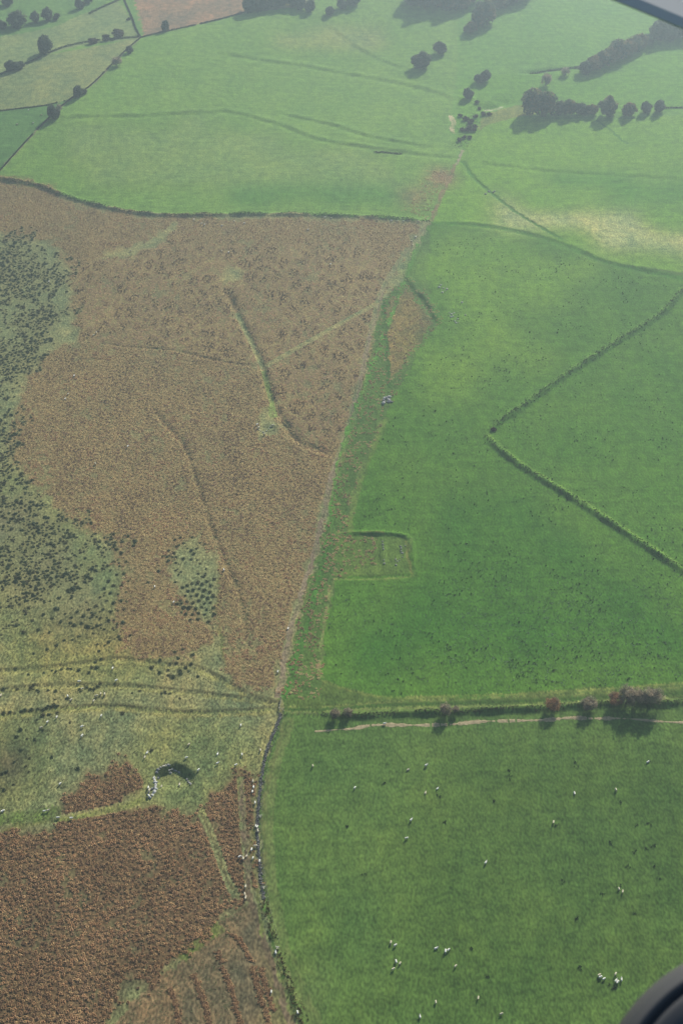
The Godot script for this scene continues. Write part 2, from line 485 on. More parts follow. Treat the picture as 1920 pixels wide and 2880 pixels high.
	for f in [
		[rgb(152, 160, 92, 1.0), [76.2, -867.7, 108.4, -885.1, 151.6, -876.2, 184.5, -861.8, 200.0, -851.1, 238.7, -815.7, 230.8, -777.6, 205.1, -784.8, 169.7, -802.4, 132.0, -833.7, 105.3, -850.7, 73.7, -851.7]],
		[rgb(112, 146, 46, 0.6), [64.2, -836.0, 48.4, -798.6, 44.8, -778.0, 63.8, -736.5, 67.6, -715.6, 92.2, -705.8, 120.9, -736.6, 164.6, -768.7, 141.5, -797.3, 103.1, -826.5]],
		[rgb(112, 142, 46, 0.55), [54.4, -705.5, 64.9, -713.1, 105.8, -716.0, 137.7, -706.9, 114.2, -677.8, 50.3, -628.4, 37.0, -645.3]],
		[rgb(62, 106, 34, 0.5), [-4.6, -454.6, 23.2, -489.2, 46.1, -546.2, 89.3, -552.5, 128.6, -501.9, 164.2, -459.6, 156.5, -422.3, 39.5, -419.6, -0.7, -430.1]],
		[rgb(76, 116, 36, 0.4), [93.7, -596.7, 149.3, -665.5, 223.0, -739.7, 175.6, -514.3, 148.7, -524.4, 118.6, -563.0]],
		[rgb(92, 126, 46, 0.7), [14.9, -601.0, 62.4, -600.4, 61.7, -589.0, 16.8, -578.5]],
		[rgb(96, 114, 58, 0.7), [-22.0, -399.3, -4.3, -398.3, -14.6, -382.6, -20.2, -366.5, -22.0, -344.8, -20.4, -320.5, -14.3, -296.2, -3.5, -265.4, -9.2, -263.8, -20.3, -294.4, -28.3, -324.4, -29.8, -353.3]],
		[rgb(70, 96, 40, 0.4), [37.3, -378.3, 149.6, -388.7, 121.1, -251.0, 16.3, -249.8, 11.7, -305.5]],
		[rgb(112, 122, 66, 0.6), [-81.2, -405.6, -54.3, -403.7, -25.7, -404.2, -31.6, -375.5, -32.4, -355.4, -50.7, -355.2, -75.9, -357.2, -77.3, -370.4]],
		[rgb(92, 114, 56, 0.5), [-50.7, -403.8, -25.7, -404.2, -28.7, -389.6, -39.0, -384.7]],
		[rgb(128, 122, 66, 0.7), [-149.6, -454.9, -97.1, -461.4, -85.0, -439.3, -101.4, -436.2, -144.9, -430.2]],
		[rgb(120, 116, 60, 0.6), [-86.3, -403.1, -40.0, -402.7, -46.2, -389.3, -84.9, -391.0]],
		[rgb(122, 104, 74, 1.0), [80.6, -941.1, 73.2, -943.3, 62.0, -936.2, 57.4, -922.7, 54.6, -901.4, 48.4, -881.8, 33.6, -861.0, 43.7, -859.1, 57.9, -852.3, 67.1, -888.7, 71.9, -909.9]],
		[rgb(88, 82, 56, 0.75), [-148.2, -392.6, -128.5, -390.4, -112.9, -380.1, -116.0, -367.7, -125.3, -363.2, -142.6, -365.2]],
		[rgb(128, 124, 78, 0.6), [-190.4, -595.9, -157.3, -562.1, -121.4, -523.5, -101.5, -497.5, -101.6, -467.1, -160.5, -452.0]],
		[rgb(118, 140, 72, 0.6), [-210.9, -999.0, -100.5, -1026.0, -26.7, -975.6, 36.2, -950.2, 53.1, -908.2, -24.5, -869.3, -144.7, -896.5, -203.9, -932.4]],
		[rgb(140, 142, 80, 0.5), [-84.2, -1215.0, 44.3, -1235.0, 35.3, -1174.0, -52.8, -1174.2]],
		[rgb(74, 118, 46, 0.6), [-55.3, -905.4, 34.9, -906.6, 45.7, -873.7, -24.3, -859.4, -88.4, -864.9]],
		[rgb(74, 122, 38, 0.6), [143.0, -927.8, 259.3, -916.0, 248.6, -863.9, 180.3, -872.5]],
	]:
		fill(tone_img, pairs(f[1]), f[0])
	tone_img.resize(36, 36, Image.INTERPOLATE_BILINEAR)
	tone_img.resize(N, N, Image.INTERPOLATE_CUBIC)
	var line_img := Image.create(N, N, false, Image.FORMAT_RGBA8)
	line_img.fill(Color(0.5, 0.5, 0.3, 0.0))
	for f in [
		[rgb(132, 138, 66, 0.85), 1.4, [-9.0, -424.3, -3.5, -421.5, 2.2, -418.9, 13.1, -415.4, 22.1, -414.1, 41.6, -414.8, 67.2, -415.7, 96.4, -417.1, 118.9, -418.6, 149.0, -421.2]],
		[rgb(116, 120, 68, 0.55), 5.0, [-21.6, -401.8, -23.2, -392.0, -26.2, -377.8, -27.5, -366.5, -28.4, -355.4, -28.2, -344.8, -27.5, -334.5, -26.4, -324.4, -25.1, -314.7, -23.1, -303.5, -20.3, -292.6, -17.0, -282.1, -12.2, -270.3, -8.5, -260.6]],
		[rgb(120, 112, 70, 0.6), 2.4, [-22.9, -398.1, -25.8, -384.9, -28.6, -368.7, -29.7, -355.4, -29.7, -344.8, -28.7, -332.4, -27.6, -322.5]],
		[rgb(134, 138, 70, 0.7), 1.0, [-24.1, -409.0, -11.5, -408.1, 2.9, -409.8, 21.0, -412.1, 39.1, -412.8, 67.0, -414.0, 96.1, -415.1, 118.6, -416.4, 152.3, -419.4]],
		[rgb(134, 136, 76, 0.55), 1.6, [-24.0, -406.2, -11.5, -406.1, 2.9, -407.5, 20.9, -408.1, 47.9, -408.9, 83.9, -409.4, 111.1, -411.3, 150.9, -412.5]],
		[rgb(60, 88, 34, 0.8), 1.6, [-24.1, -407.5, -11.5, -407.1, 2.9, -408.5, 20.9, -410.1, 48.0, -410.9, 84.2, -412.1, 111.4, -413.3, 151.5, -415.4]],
		[rgb(130, 136, 74, 0.9), 1.6, [-8.7, -426.1, -9.2, -438.0, -7.9, -457.3, -4.2, -488.8]],
		[rgb(120, 126, 64, 0.6), 4.0, [3.3, -523.1, 4.9, -540.2, 10.5, -571.3, 15.9, -591.4, 23.2, -616.5]],
		[rgb(128, 112, 88, 0.95), 2.6, [-26.1, -414.2, -24.2, -440.6, -21.9, -460.0, -18.5, -477.4, -13.0, -506.3, -7.7, -547.2, -4.2, -571.7, 1.4, -597.5, 8.5, -639.5, 16.6, -703.1, 25.4, -757.9]],
		[rgb(128, 118, 82, 0.7), 1.6, [16.6, -703.1, 25.4, -757.9, 41.9, -809.1, 57.6, -847.2]],
		[rgb(150, 138, 86, 0.9), 2.2, [-44.2, -667.0, -32.9, -679.2, -16.0, -697.3, 4.1, -718.2, 17.1, -733.6, 25.0, -741.6]],
		[rgb(150, 134, 84, 0.7), 1.4, [-101.3, -628.0, -85.9, -638.8, -68.2, -656.5, -54.2, -664.7, -44.2, -667.4]],
		[rgb(108, 122, 60, 1), 5.0, [-43.8, -665.2, -40.0, -647.6, -37.9, -630.7, -35.2, -620.4]],
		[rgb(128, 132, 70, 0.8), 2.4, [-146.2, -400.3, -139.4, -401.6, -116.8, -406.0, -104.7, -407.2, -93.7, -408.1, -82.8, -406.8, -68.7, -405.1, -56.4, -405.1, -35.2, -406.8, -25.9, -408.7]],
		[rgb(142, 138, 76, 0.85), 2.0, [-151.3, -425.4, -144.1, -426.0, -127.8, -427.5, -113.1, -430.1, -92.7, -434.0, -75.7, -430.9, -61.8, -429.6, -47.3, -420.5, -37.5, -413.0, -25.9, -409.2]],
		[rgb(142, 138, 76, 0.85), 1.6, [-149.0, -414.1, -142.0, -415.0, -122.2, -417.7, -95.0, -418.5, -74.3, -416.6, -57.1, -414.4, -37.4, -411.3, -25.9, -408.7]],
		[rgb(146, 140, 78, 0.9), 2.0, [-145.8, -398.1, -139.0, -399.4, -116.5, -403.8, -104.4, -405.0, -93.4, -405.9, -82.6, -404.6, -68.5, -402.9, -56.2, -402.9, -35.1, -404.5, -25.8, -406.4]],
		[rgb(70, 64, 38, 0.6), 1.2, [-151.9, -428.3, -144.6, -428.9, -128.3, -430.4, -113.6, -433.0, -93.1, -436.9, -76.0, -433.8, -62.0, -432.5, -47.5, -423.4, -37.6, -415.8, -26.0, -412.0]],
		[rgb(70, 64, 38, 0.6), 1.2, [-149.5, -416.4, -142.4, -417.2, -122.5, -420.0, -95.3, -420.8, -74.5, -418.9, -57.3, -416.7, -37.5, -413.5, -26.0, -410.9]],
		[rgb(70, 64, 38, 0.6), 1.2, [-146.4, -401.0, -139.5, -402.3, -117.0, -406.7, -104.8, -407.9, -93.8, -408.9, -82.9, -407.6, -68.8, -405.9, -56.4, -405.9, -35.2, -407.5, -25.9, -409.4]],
		[rgb(112, 96, 74, 0.95), 2.2, [-39.4, -368.6, -38.0, -355.4, -37.1, -344.7, -35.0, -330.4, -33.7, -318.6, -33.4, -312.8, -29.9, -303.5, -25.9, -290.8, -22.0, -278.7, -17.9, -265.4, -13.3, -251.2]],
		[rgb(110, 118, 58, 0.9), 1.2, [-35.0, -368.6, -34.2, -349.0, -33.0, -334.4, -31.5, -320.5, -29.7, -307.2, -27.2, -296.2]],
		[rgb(116, 120, 60, 0.9), 3.0, [-130.7, -339.0, -121.9, -344.1, -114.3, -347.3, -104.5, -348.0, -90.2, -352.3, -75.9, -357.6]],
		[rgb(98, 116, 54, 0.9), 6.0, [-132.3, -347.2, -119.5, -349.3, -108.3, -351.5]],
		[rgb(98, 122, 48, 0.9), 5.0, [-54.7, -288.2, -50.6, -293.5, -43.5, -299.8]],
		[rgb(104, 96, 60, 0.8), 1.1, [-53.4, -351.8, -49.4, -342.6, -44.8, -330.3, -41.4, -320.5, -37.3, -312.8, -33.8, -307.2]],
		[rgb(104, 114, 56, 0.9), 1.6, [-56.3, -498.2, -55.4, -471.0, -53.3, -453.8, -49.0, -432.0]],
		[rgb(84, 126, 46, 1), 3.0, [49.1, -816.7, 40.7, -777.9, 25.4, -705.5, 15.9, -663.2, 1.3, -593.7, -3.0, -561.0, -6.1, -527.1]],
		[rgb(70, 116, 40, 0.9), 3.0, [-23.4, -414.3, -21.1, -429.9, -16.1, -454.5, -9.8, -492.4, -6.0, -517.4]],
		[rgb(50, 92, 30, 0.8), 2.2, [25.0, -741.6, 25.7, -705.5, 25.7, -676.7, 25.8, -645.5]],
		[rgb(60, 104, 34, 0.8), 3.0, [86.6, -947.7, 93.2, -918.9, 102.1, -897.8, 118.0, -862.6, 141.8, -821.7]],
		[rgb(66, 112, 34, 0.7), 5.0, [59.1, -847.2, 90.4, -844.8, 117.8, -833.1, 143.5, -812.9, 167.5, -788.0, 209.9, -770.0]],
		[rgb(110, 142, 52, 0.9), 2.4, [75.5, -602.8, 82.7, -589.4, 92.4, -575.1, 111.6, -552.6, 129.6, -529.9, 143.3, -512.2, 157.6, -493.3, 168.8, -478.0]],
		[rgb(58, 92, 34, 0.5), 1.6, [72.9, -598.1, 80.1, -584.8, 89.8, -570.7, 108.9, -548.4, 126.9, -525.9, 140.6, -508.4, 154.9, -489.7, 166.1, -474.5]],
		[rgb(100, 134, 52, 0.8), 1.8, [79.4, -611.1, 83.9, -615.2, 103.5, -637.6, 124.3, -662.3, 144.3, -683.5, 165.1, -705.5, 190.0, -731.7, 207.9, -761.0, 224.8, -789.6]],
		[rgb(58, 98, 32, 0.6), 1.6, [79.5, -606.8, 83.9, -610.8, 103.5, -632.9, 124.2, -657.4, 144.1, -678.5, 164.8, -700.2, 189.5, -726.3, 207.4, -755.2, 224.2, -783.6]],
		[rgb(128, 130, 62, 0.9), 1.4, [30.1, -516.3, 31.3, -504.4, 32.0, -491.5]],
		[rgb(128, 130, 62, 0.9), 1.0, [-1.9, -523.2, 11.6, -522.4, 19.9, -521.9]],
		[rgb(124, 134, 62, 0.9), 1.2, [-3.8, -489.4, 9.2, -489.4, 23.2, -490.1, 33.2, -491.5]],
		[rgb(190, 168, 130, 0.95), 3.5, [82.9, -1029.6, 84.7, -1016.4, 82.3, -1009.6]],
		[rgb(190, 168, 130, 0.95), 3.0, [82.2, -1008.0, 82.8, -996.7]],
		[rgb(176, 168, 140, 0.95), 4.0, [111.3, -1048.7, 118.0, -1048.4, 124.2, -1053.1]],
		[rgb(150, 134, 116, 0.95), 2.0, [87.9, -966.8, 83.6, -948.9, 80.8, -939.7]],
		[rgb(128, 104, 76, 0.9), 3.0, [80.6, -941.1, 75.4, -917.4, 67.7, -888.8, 63.1, -868.3, 58.6, -849.8]],
		[rgb(132, 110, 86, 0.8), 2.0, [-238.8, -922.6, -227.9, -966.4, -215.5, -1012.1, -206.0, -1042.0, -194.7, -1068.7, -183.5, -1118.9, -177.4, -1148.6, -168.7, -1182.6]],
		[rgb(60, 104, 40, 0.8), 2.0, [191.8, -1029.5, 200.8, -1006.1, 205.7, -986.4, 209.0, -977.3]],
	]:
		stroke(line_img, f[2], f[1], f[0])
	bracken_map = soft_mask([
		[-253.0, -901.9, -234.7, -899.6, -203.7, -892.1, -155.7, -866.4, -110.6, -853.5, -52.8, -849.5, 4.6, -847.4, 51.9, -846.8, 43.3, -810.4, 26.7, -757.9, 16.6, -703.1, 13.6, -672.3, 0.9, -597.5, -8.3, -547.2, -13.1, -507.9, -18.9, -477.4, -22.8, -457.2, -25.2, -440.5, -27.6, -424.5, -33.5, -417.2, -40.9, -420.4, -48.8, -429.4, -53.3, -453.8, -57.3, -498.2, -71.3, -520.6, -81.0, -513.9, -80.5, -488.5, -64.9, -467.9, -55.5, -445.4, -71.9, -439.6, -84.7, -436.6, -95.0, -444.5, -100.9, -461.3, -100.4, -488.2, -113.1, -523.6, -130.7, -530.2, -147.4, -554.9, -170.2, -584.6, -177.0, -646.2, -168.8, -682.4, -151.8, -701.0, -163.0, -741.7, -168.5, -786.1, -186.7, -822.6, -240.9, -840.4],
		[-136.2, -333.9, -118.5, -343.5, -106.0, -347.4, -90.1, -351.1, -75.7, -356.1, -63.9, -354.1, -53.7, -351.4, -49.8, -354.2, -47.8, -361.8, -40.8, -370.8, -33.8, -368.6, -32.2, -344.8, -30.6, -326.4, -31.8, -310.9, -37.8, -308.1, -47.9, -298.0, -53.4, -290.8, -60.1, -282.2, -70.8, -272.1, -80.9, -260.8, -85.1, -249.9, -118.9, -250.0],
		[-107.9, -350.5, -103.4, -363.0, -93.8, -372.4, -83.4, -378.2, -80.2, -365.9, -79.1, -358.9, -90.4, -353.6],
		[-243.9, -917.5, -218.7, -911.4, -189.4, -895.8, -194.3, -889.4, -240.8, -900.5],
	], [
		[-39.0, -647.6, -33.3, -620.3, -29.5, -608.2, -41.7, -600.8, -45.7, -612.7, -41.7, -626.7],
		[-75.5, -762.5, -69.8, -778.5, -61.9, -781.0, -59.9, -770.1, -68.5, -757.0],
		[-154.7, -805.1, -137.3, -811.0, -123.6, -826.0, -114.0, -844.0, -104.3, -847.6, -108.8, -833.8, -121.9, -810.5, -136.1, -801.4],
		[-63.5, -341.4, -60.3, -342.1, -59.3, -336.3, -61.8, -335.3],
	], 8)
	for a in [[-26.1, -414.2, -24.2, -440.6, -21.9, -460.0, -18.5, -477.4, -13.0, -506.3, -7.7, -547.2, -4.2, -571.7, 1.4, -597.5, 8.5, -639.5, 16.6, -703.1, 25.4, -757.9, 41.9, -809.1], [-44.2, -667.0, -16.0, -697.3, 17.1, -733.6, 25.0, -741.6], [-39.4, -368.6, -38.0, -355.4, -37.1, -344.7, -35.0, -330.4, -33.7, -318.6, -33.4, -312.8], [-44.1, -670.5, -40.0, -647.6, -35.2, -620.4], [25.0, -741.6, 25.7, -705.5, 25.7, -676.7, 25.8, -645.5], [-112.4, -346.3, -105.4, -348.8, -90.3, -352.8, -75.9, -357.6, -64.0, -355.1], [-105.4, -348.4, -90.2, -352.1, -75.8, -356.7], [-61.4, -726.4, -53.7, -702.1, -44.1, -670.5], [-53.4, -351.8, -49.4, -342.6, -44.8, -330.3, -41.4, -320.5, -37.3, -312.8]]:
		clear_line(bracken_map, a, 1.3)
	var strip_map := soft_mask([[-25.2, -413.0, -21.8, -440.6, -18.3, -468.7, -12.5, -498.6, -7.5, -530.4, -4.1, -557.5, 1.3, -586.2, 8.4, -624.9, 14.9, -672.3, 23.7, -741.6, 39.2, -772.2, 52.4, -741.8, 52.4, -741.8, 56.0, -713.0, 43.5, -686.0, 33.7, -654.0, 22.1, -616.5, 14.8, -589.6, 10.1, -571.3, 4.4, -540.2, 2.9, -522.1, -3.8, -489.4, -7.5, -457.3, -8.8, -438.0, -9.0, -424.3, -8.9, -414.5, -24.2, -412.7], [-2.5, -517.4, 17.8, -518.4, 17.8, -501.5, -3.2, -490.9], [39.2, -772.2, 45.6, -766.6, 56.0, -736.5, 60.4, -713.0, 54.8, -713.0, 45.9, -741.8], [80.6, -941.1, 73.2, -943.3, 62.0, -936.2, 57.4, -922.7, 54.6, -901.4, 48.4, -881.8, 39.0, -864.0, 43.7, -859.1, 57.9, -853.6, 67.1, -888.7, 71.9, -909.9]], [], 4)
	gorse_map = soft_mask([
		[-239.2, -831.8, -211.5, -835.1, -189.6, -822.7, -177.2, -798.4, -167.2, -769.1, -161.9, -731.3, -167.9, -691.9, -176.2, -668.6, -176.5, -646.2, -173.7, -620.6, -172.3, -600.3, -191.2, -599.9],
		[-192.0, -603.9, -172.3, -600.3, -158.0, -565.8, -142.9, -540.6, -128.4, -528.5, -114.7, -520.2, -106.0, -503.8, -108.3, -488.0, -125.2, -481.6, -143.5, -484.5, -167.8, -487.4],
	], [], 16)
	var sparse := soft_mask([[-167.8, -487.4, -125.4, -483.2, -108.3, -488.0, -94.3, -470.2, -99.4, -450.0, -121.1, -455.2, -138.2, -455.0, -160.5, -452.0], [-82.1, -504.2, -68.9, -517.3, -59.3, -498.2, -56.2, -468.0, -58.4, -459.4, -74.6, -467.7]], [], 6)
	crackle_map = soft_mask([[-169.8, -786.2, -126.8, -817.1, -62.2, -812.5, 18.4, -815.1, 25.7, -769.0, 13.7, -676.9, -0.9, -601.4, -21.3, -602.0, -33.5, -626.4, -44.8, -669.7, -95.3, -689.6, -146.7, -700.8]], [], 8)

	patch_map = noise_map(FastNoiseLite.TYPE_SIMPLEX_SMOOTH, 0.014, 4, 17)
	var streak := streaks()
	var fine := noise_map(FastNoiseLite.TYPE_SIMPLEX_SMOOTH, 0.30, 2, 3)
	var mid := noise_map(FastNoiseLite.TYPE_SIMPLEX_SMOOTH, 0.055, 3, 5)
	var large := noise_map(FastNoiseLite.TYPE_SIMPLEX_SMOOTH, 0.009, 4, 7)
	var cell := noise_map(FastNoiseLite.TYPE_CELLULAR, 0.042, 1, 9)
	base_img.convert(Image.FORMAT_RGBA8)
	base_img.blend_rect(tone_img, Rect2i(0, 0, N, N), Vector2i.ZERO)
	cell_map = cell
	var bd := base_img.get_data()
	var ld := line_img.get_data()
	var out := PackedByteArray()
	out.resize(N * N * 3)
	var bump := PackedByteArray()
	bump.resize(N * N)
	for j in N:
		for i in N:
			var k := j * N + i
			var nf := fine[k]
			var nm := mid[k]
			var nl := large[k]
			var wi := clampi(i + ((nm - 128) >> 4), 0, N - 1)
			var wj := clampi(j + ((nl - 128) >> 5) + ((nf - 128) >> 6), 0, N - 1)
			var q := wj * N + wi
			var q4 := q * 4
			var r := float(bd[q4])
			var g := float(bd[q4 + 1])
			var b := float(bd[q4 + 2])
			var lush := g - r            # pasture is greener than heath
			var rough := clampf((32.0 - lush) / 32.0, 0.0, 1.0)
			var f := 1.0 + (nf - 128) * (0.0021 + 0.0009 * rough) + (nm - 128) * (0.0009 + 0.0004 * rough) + (nl - 128) * (0.0003 + 0.0005 * rough) + (streak[k] - 128) * 0.0007
			var warm := ((nl - 128) * 0.0005 + (nm - 128) * 0.0003) * (0.5 + rough)
			r *= f * (1.0 + warm)
			g *= f
			b *= f * (1.0 - warm * 0.5)
			var p4 := (clampi(j + ((nf - 128) >> 6), 0, N - 1) * N + clampi(i + ((nm - 128) >> 5), 0, N - 1)) * 4
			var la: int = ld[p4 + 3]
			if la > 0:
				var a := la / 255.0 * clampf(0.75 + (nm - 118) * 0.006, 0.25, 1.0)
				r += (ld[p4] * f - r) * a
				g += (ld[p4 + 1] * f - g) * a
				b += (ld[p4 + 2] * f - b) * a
			var hump := (nf - 128) * (0.22 + 0.25 * rough) + (nm - 128) * (0.35 + 0.35 * rough)
			var br := bracken_map[k]
			if br > 12:
				var w := br + (nm - 128) * 1.3 + (nf - 128) * 0.5 + (nl - 128) * 0.8 - maxf(0.0, patch_map[k] - 165.0) * 2.5
				if crackle_map[k] > 90 and cell[k] < 44: w -= (44 - cell[k]) * clampf(3.0 + (nl - 128) * 0.07 + (nm - 128) * 0.04, 0.0, 7.0)
				w = clampf((w - 60.0) / 130.0, 0.0, 1.0)
				bracken_map[k] = int(w * 255.0)
				var e := 1.0 + (nf - 128) * 0.003
				w = maxf(w * 0.8, minf(br / 255.0, 1.0) * 0.5)
				var close := clampf((j - 1640.0) / 120.0, 0.0, 1.0)
				r += ((136.0 - 36.0 * close) * e - r) * w
				g += ((112.0 - 36.0 * close) * e - g) * w
				b += ((72.0 - 18.0 * close) * e - b) * w
			var go := maxi(gorse_map[k], sparse[k] / 3)
			if go > 6:
				var w := go * 0.66 + (nm - 128) * 2.2 + (nl - 128) * 1.5
				w = clampf((w - 60.0) / 120.0, 0.0, 1.0)
				gorse_map[k] = int(w * 255.0)
				if br > 12: bracken_map[k] = mini(bracken_map[k], int((1.0 - w) * 255.0))
				w *= 0.6
				r += (104.0 - r) * w
				g += (106.0 - g) * w
				b += (68.0 - b) * w
			var st := strip_map[k]
			if st > 20 and br <= 20:
				bracken_map[k] = maxi(bracken_map[k], int(clampf((st * 0.55 + (nm - 128) * 1.6 + (nf - 128) * 0.5 - 60.0) / 150.0, 0.0, 0.62) * 255.0))
			var lum := (r + g + g + b) * 0.25
			r += (lum - r) * 0.04
			g += (lum - g) * 0.05
			b += (lum - b) * 0.12
			var k3 := k * 3
			out[k3] = clampi(int(r), 0, 255)
			out[k3 + 1] = clampi(int(g), 0, 255)
			out[k3 + 2] = clampi(int(b), 0, 255)
			bump[k] = clampi(int(128.0 + hump), 0, 255)
	var gm := StandardMaterial3D.new()
	gm.albedo_texture = ImageTexture.create_from_image(Image.create_from_data(N, N, false, Image.FORMAT_RGB8, out))
	gm.roughness = 0.95
	gm.metallic_specular = 0.12
	gm.heightmap_enabled = true
	gm.heightmap_scale = 45.0
	gm.heightmap_texture = ImageTexture.create_from_image(Image.create_from_data(N, N, false, Image.FORMAT_L8, bump))
	gm.texture_repeat = false
	ground(gm)

	# ---------------------------------------------------------------- footpath, walls, fences
	footpath([-10.9, -394.6, -7.8, -395.1, -2.7, -395.9, 4.4, -396.4, 12.8, -397.9, 24.7, -398.4, 38.2, -398.7, 46.3, -398.6, 59.6, -400.2, 71.6, -400.8, 84.9, -400.6, 94.4, -401.6, 103.8, -401.5, 113.8, -400.8, 128.4, -399.1, 144.6, -398.6])
	stone_wall("tumbled_stone_wall", [-24.9, -404.2, -26.5, -396.8, -28.7, -388.4, -30.5, -377.8, -31.4, -366.4, -31.7, -355.4, -31.7, -344.8, -30.7, -334.4, -29.6, -324.4, -28.9, -318.6, -27.8, -311.9], 0.6, 0.34, 7, "tumbled grey stone wall running down from the wooden gate beside the bracken", "wall")
	field_gate(-24.96, -412.48, -25.65, -406.43)
	fence([-24.1, -404.5, -15.0, -404.1, -7.9, -403.4, -1.6, -402.7], 2.9, "wire fence of short wooden posts running right from the field gate")
	fence([-23.6, -403.0, -24.8, -396.4, -26.9, -388.2, -28.8, -377.6, -29.8, -366.4, -30.2, -355.4, -30.2, -344.8, -29.2, -334.4, -28.2, -324.4, -27.3, -318.6, -26.2, -311.9, -24.9, -305.3, -23.4, -299.8, -21.7, -293.5], 3.2, "long post and wire fence along the inner side of the stone wall")
	for s in [
		[-30.75, -349.63, 0.1, "pale wooden stile on the wall, the upper of the two by the sheep file"],
		[-27.97, -316.45, 0.2, "pale wooden stile on the wall below the sheep file"],
		[-22.17, -290.82, -0.25, "pale wooden stile low on the wall beside one white sheep"],
	]: stile(s)
	bank_scrub("wall_scrub", [-8.6, -404.2, 6.8, -403.5, 21.7, -404.6, 46.8, -405.7, 66.4, -406.7, 84.4, -407.4, 108.6, -409.2, 132.3, -408.9, 146.7, -409.6], 1.0, 0.75, [Color(.05, .055, .03), Color(.085, .085, .055), Color(.04, .05, .025), Color(.11, .085, .055)], 21, "low brambles and dead stems along the lane bank", "brambles")
	bank_scrub("wall_scrub", [-255.4, -914.1, -236.6, -910.4, -211.6, -904.5, -188.4, -889.6, -156.4, -871.7, -131.8, -861.4, -105.1, -856.3, -53.0, -854.1, -9.8, -853.5, 33.4, -852.0, 57.8, -849.7], 1.3, 0.8, [Color(.05, .04, .03), Color(.08, .05, .03), Color(.05, .055, .03)], 22, "dark heather scrub along the far boundary bank", "scrub")
	bank_scrub("wall_scrub", [-27.8, -311.9, -26.4, -305.3, -24.9, -299.8, -23.2, -293.5, -21.1, -287.3, -19.0, -280.4, -16.7, -273.6, -14.6, -267.0, -12.5, -259.8, -10.2, -251.2], 1.1, 0.9, [Color(.05, .04, .025), Color(.11, .06, .03), Color(.04, .045, .02), Color(.13, .07, .035)], 23, "brown bracken and briar along the lower wall bank", "scrub")
	bank_scrub("gully_scrub", [111.9, -1035.6, 105.2, -1034.9, 100.4, -1023.8, 96.2, -1011.1, 92.5, -996.2, 87.4, -978.3, 86.3, -972.0], 4.2, 1.5, [Color(.13, .10, .08), Color(.10, .09, .07), Color(.12, .12, .07), Color(.15, .11, .08)], 24, "purple brown scrub filling the stream gully between the far pastures", "scrub")
	for h in [
		[[-238.8, -922.6, -227.9, -966.4, -215.5, -1012.1, -206.0, -1042.0, -194.7, -1068.7, -183.5, -1118.9, -177.4, -1148.6, -168.7, -1182.6], 0.6, 0.7, "thin pinkish hedge down the left side of the big far pasture"],
		[[-168.5, -1181.3, -153.2, -1193.1, -132.3, -1207.7, -107.5, -1227.1, -85.2, -1248.4], 0.9, 1.3, "thin dark hedge below the far ploughed field"],
		[[-242.2, -1151.7, -230.8, -1166.2, -212.2, -1177.1, -196.0, -1179.8, -177.8, -1181.4, -169.8, -1182.7], 1.1, 1.6, "clipped hedge joining the lone round tree to the field corner"],
		[[-273.0, -1102.0, -263.4, -1116.0, -252.2, -1132.7, -244.2, -1148.5], 0.8, 1.2, "hedge left of the lone round tree"],
		[[-224.9, -1262.6, -214.3, -1284.5, -203.0, -1304.2, -195.3, -1323.1], 1.2, 1.8, "dark hedge at the top edge of the pale field"],
		[[-198.6, -1303.9, -185.3, -1248.2, -176.5, -1207.8, -170.0, -1183.9], 0.9, 1.3, "hedge beside the green lane left of the ploughed field"],
		[[-256.8, -1019.6, -240.8, -1022.7, -225.1, -1026.8, -210.0, -1036.1], 0.5, 0.8, "low hedge line above the pale corner field"],
		[[153.2, -1117.9, 165.0, -1122.7, 179.7, -1126.9, 196.2, -1130.3], 1.5, 1.6, "dark scrubby hedge leading to the long tree belt"],
		[[243.9, -1039.8, 253.4, -1038.1, 270.5, -1033.4], 0.9, 1.2, "short hedge right of the hedgerow trees"],
		[[24.4, -957.3, 30.1, -957.6, 36.3, -956.4, 42.6, -956.0], 1.3, 1.0, "short isolated strip of brown scrub in the far pasture"],
	]: hedge(h)
	scatter_stones()

	# ---------------------------------------------------------------- bracken, gorse, tussocks
	grow()

	# ---------------------------------------------------------------- trees
	plant_trees()

	# ---------------------------------------------------------------- sheep
	flock()

	# ---------------------------------------------------------------- the aircraft the picture is taken from
	aircraft()

func clear_line(map: PackedByteArray, a: Array, wide: float):
	var p := smooth_line(pairs(a), 0.5)
	for q in p:
		for dj in range(-2, 3):
			for di in range(-5, 6):
				if absf(di * 0.35) > wide or absf(dj * 0.6) > wide: continue
				var i := int(col(q.x)) + di
				var j := int(row(q.y)) + dj
				if i >= 0 and j >= 0 and i < N and j < N: map[j * N + i] = 0

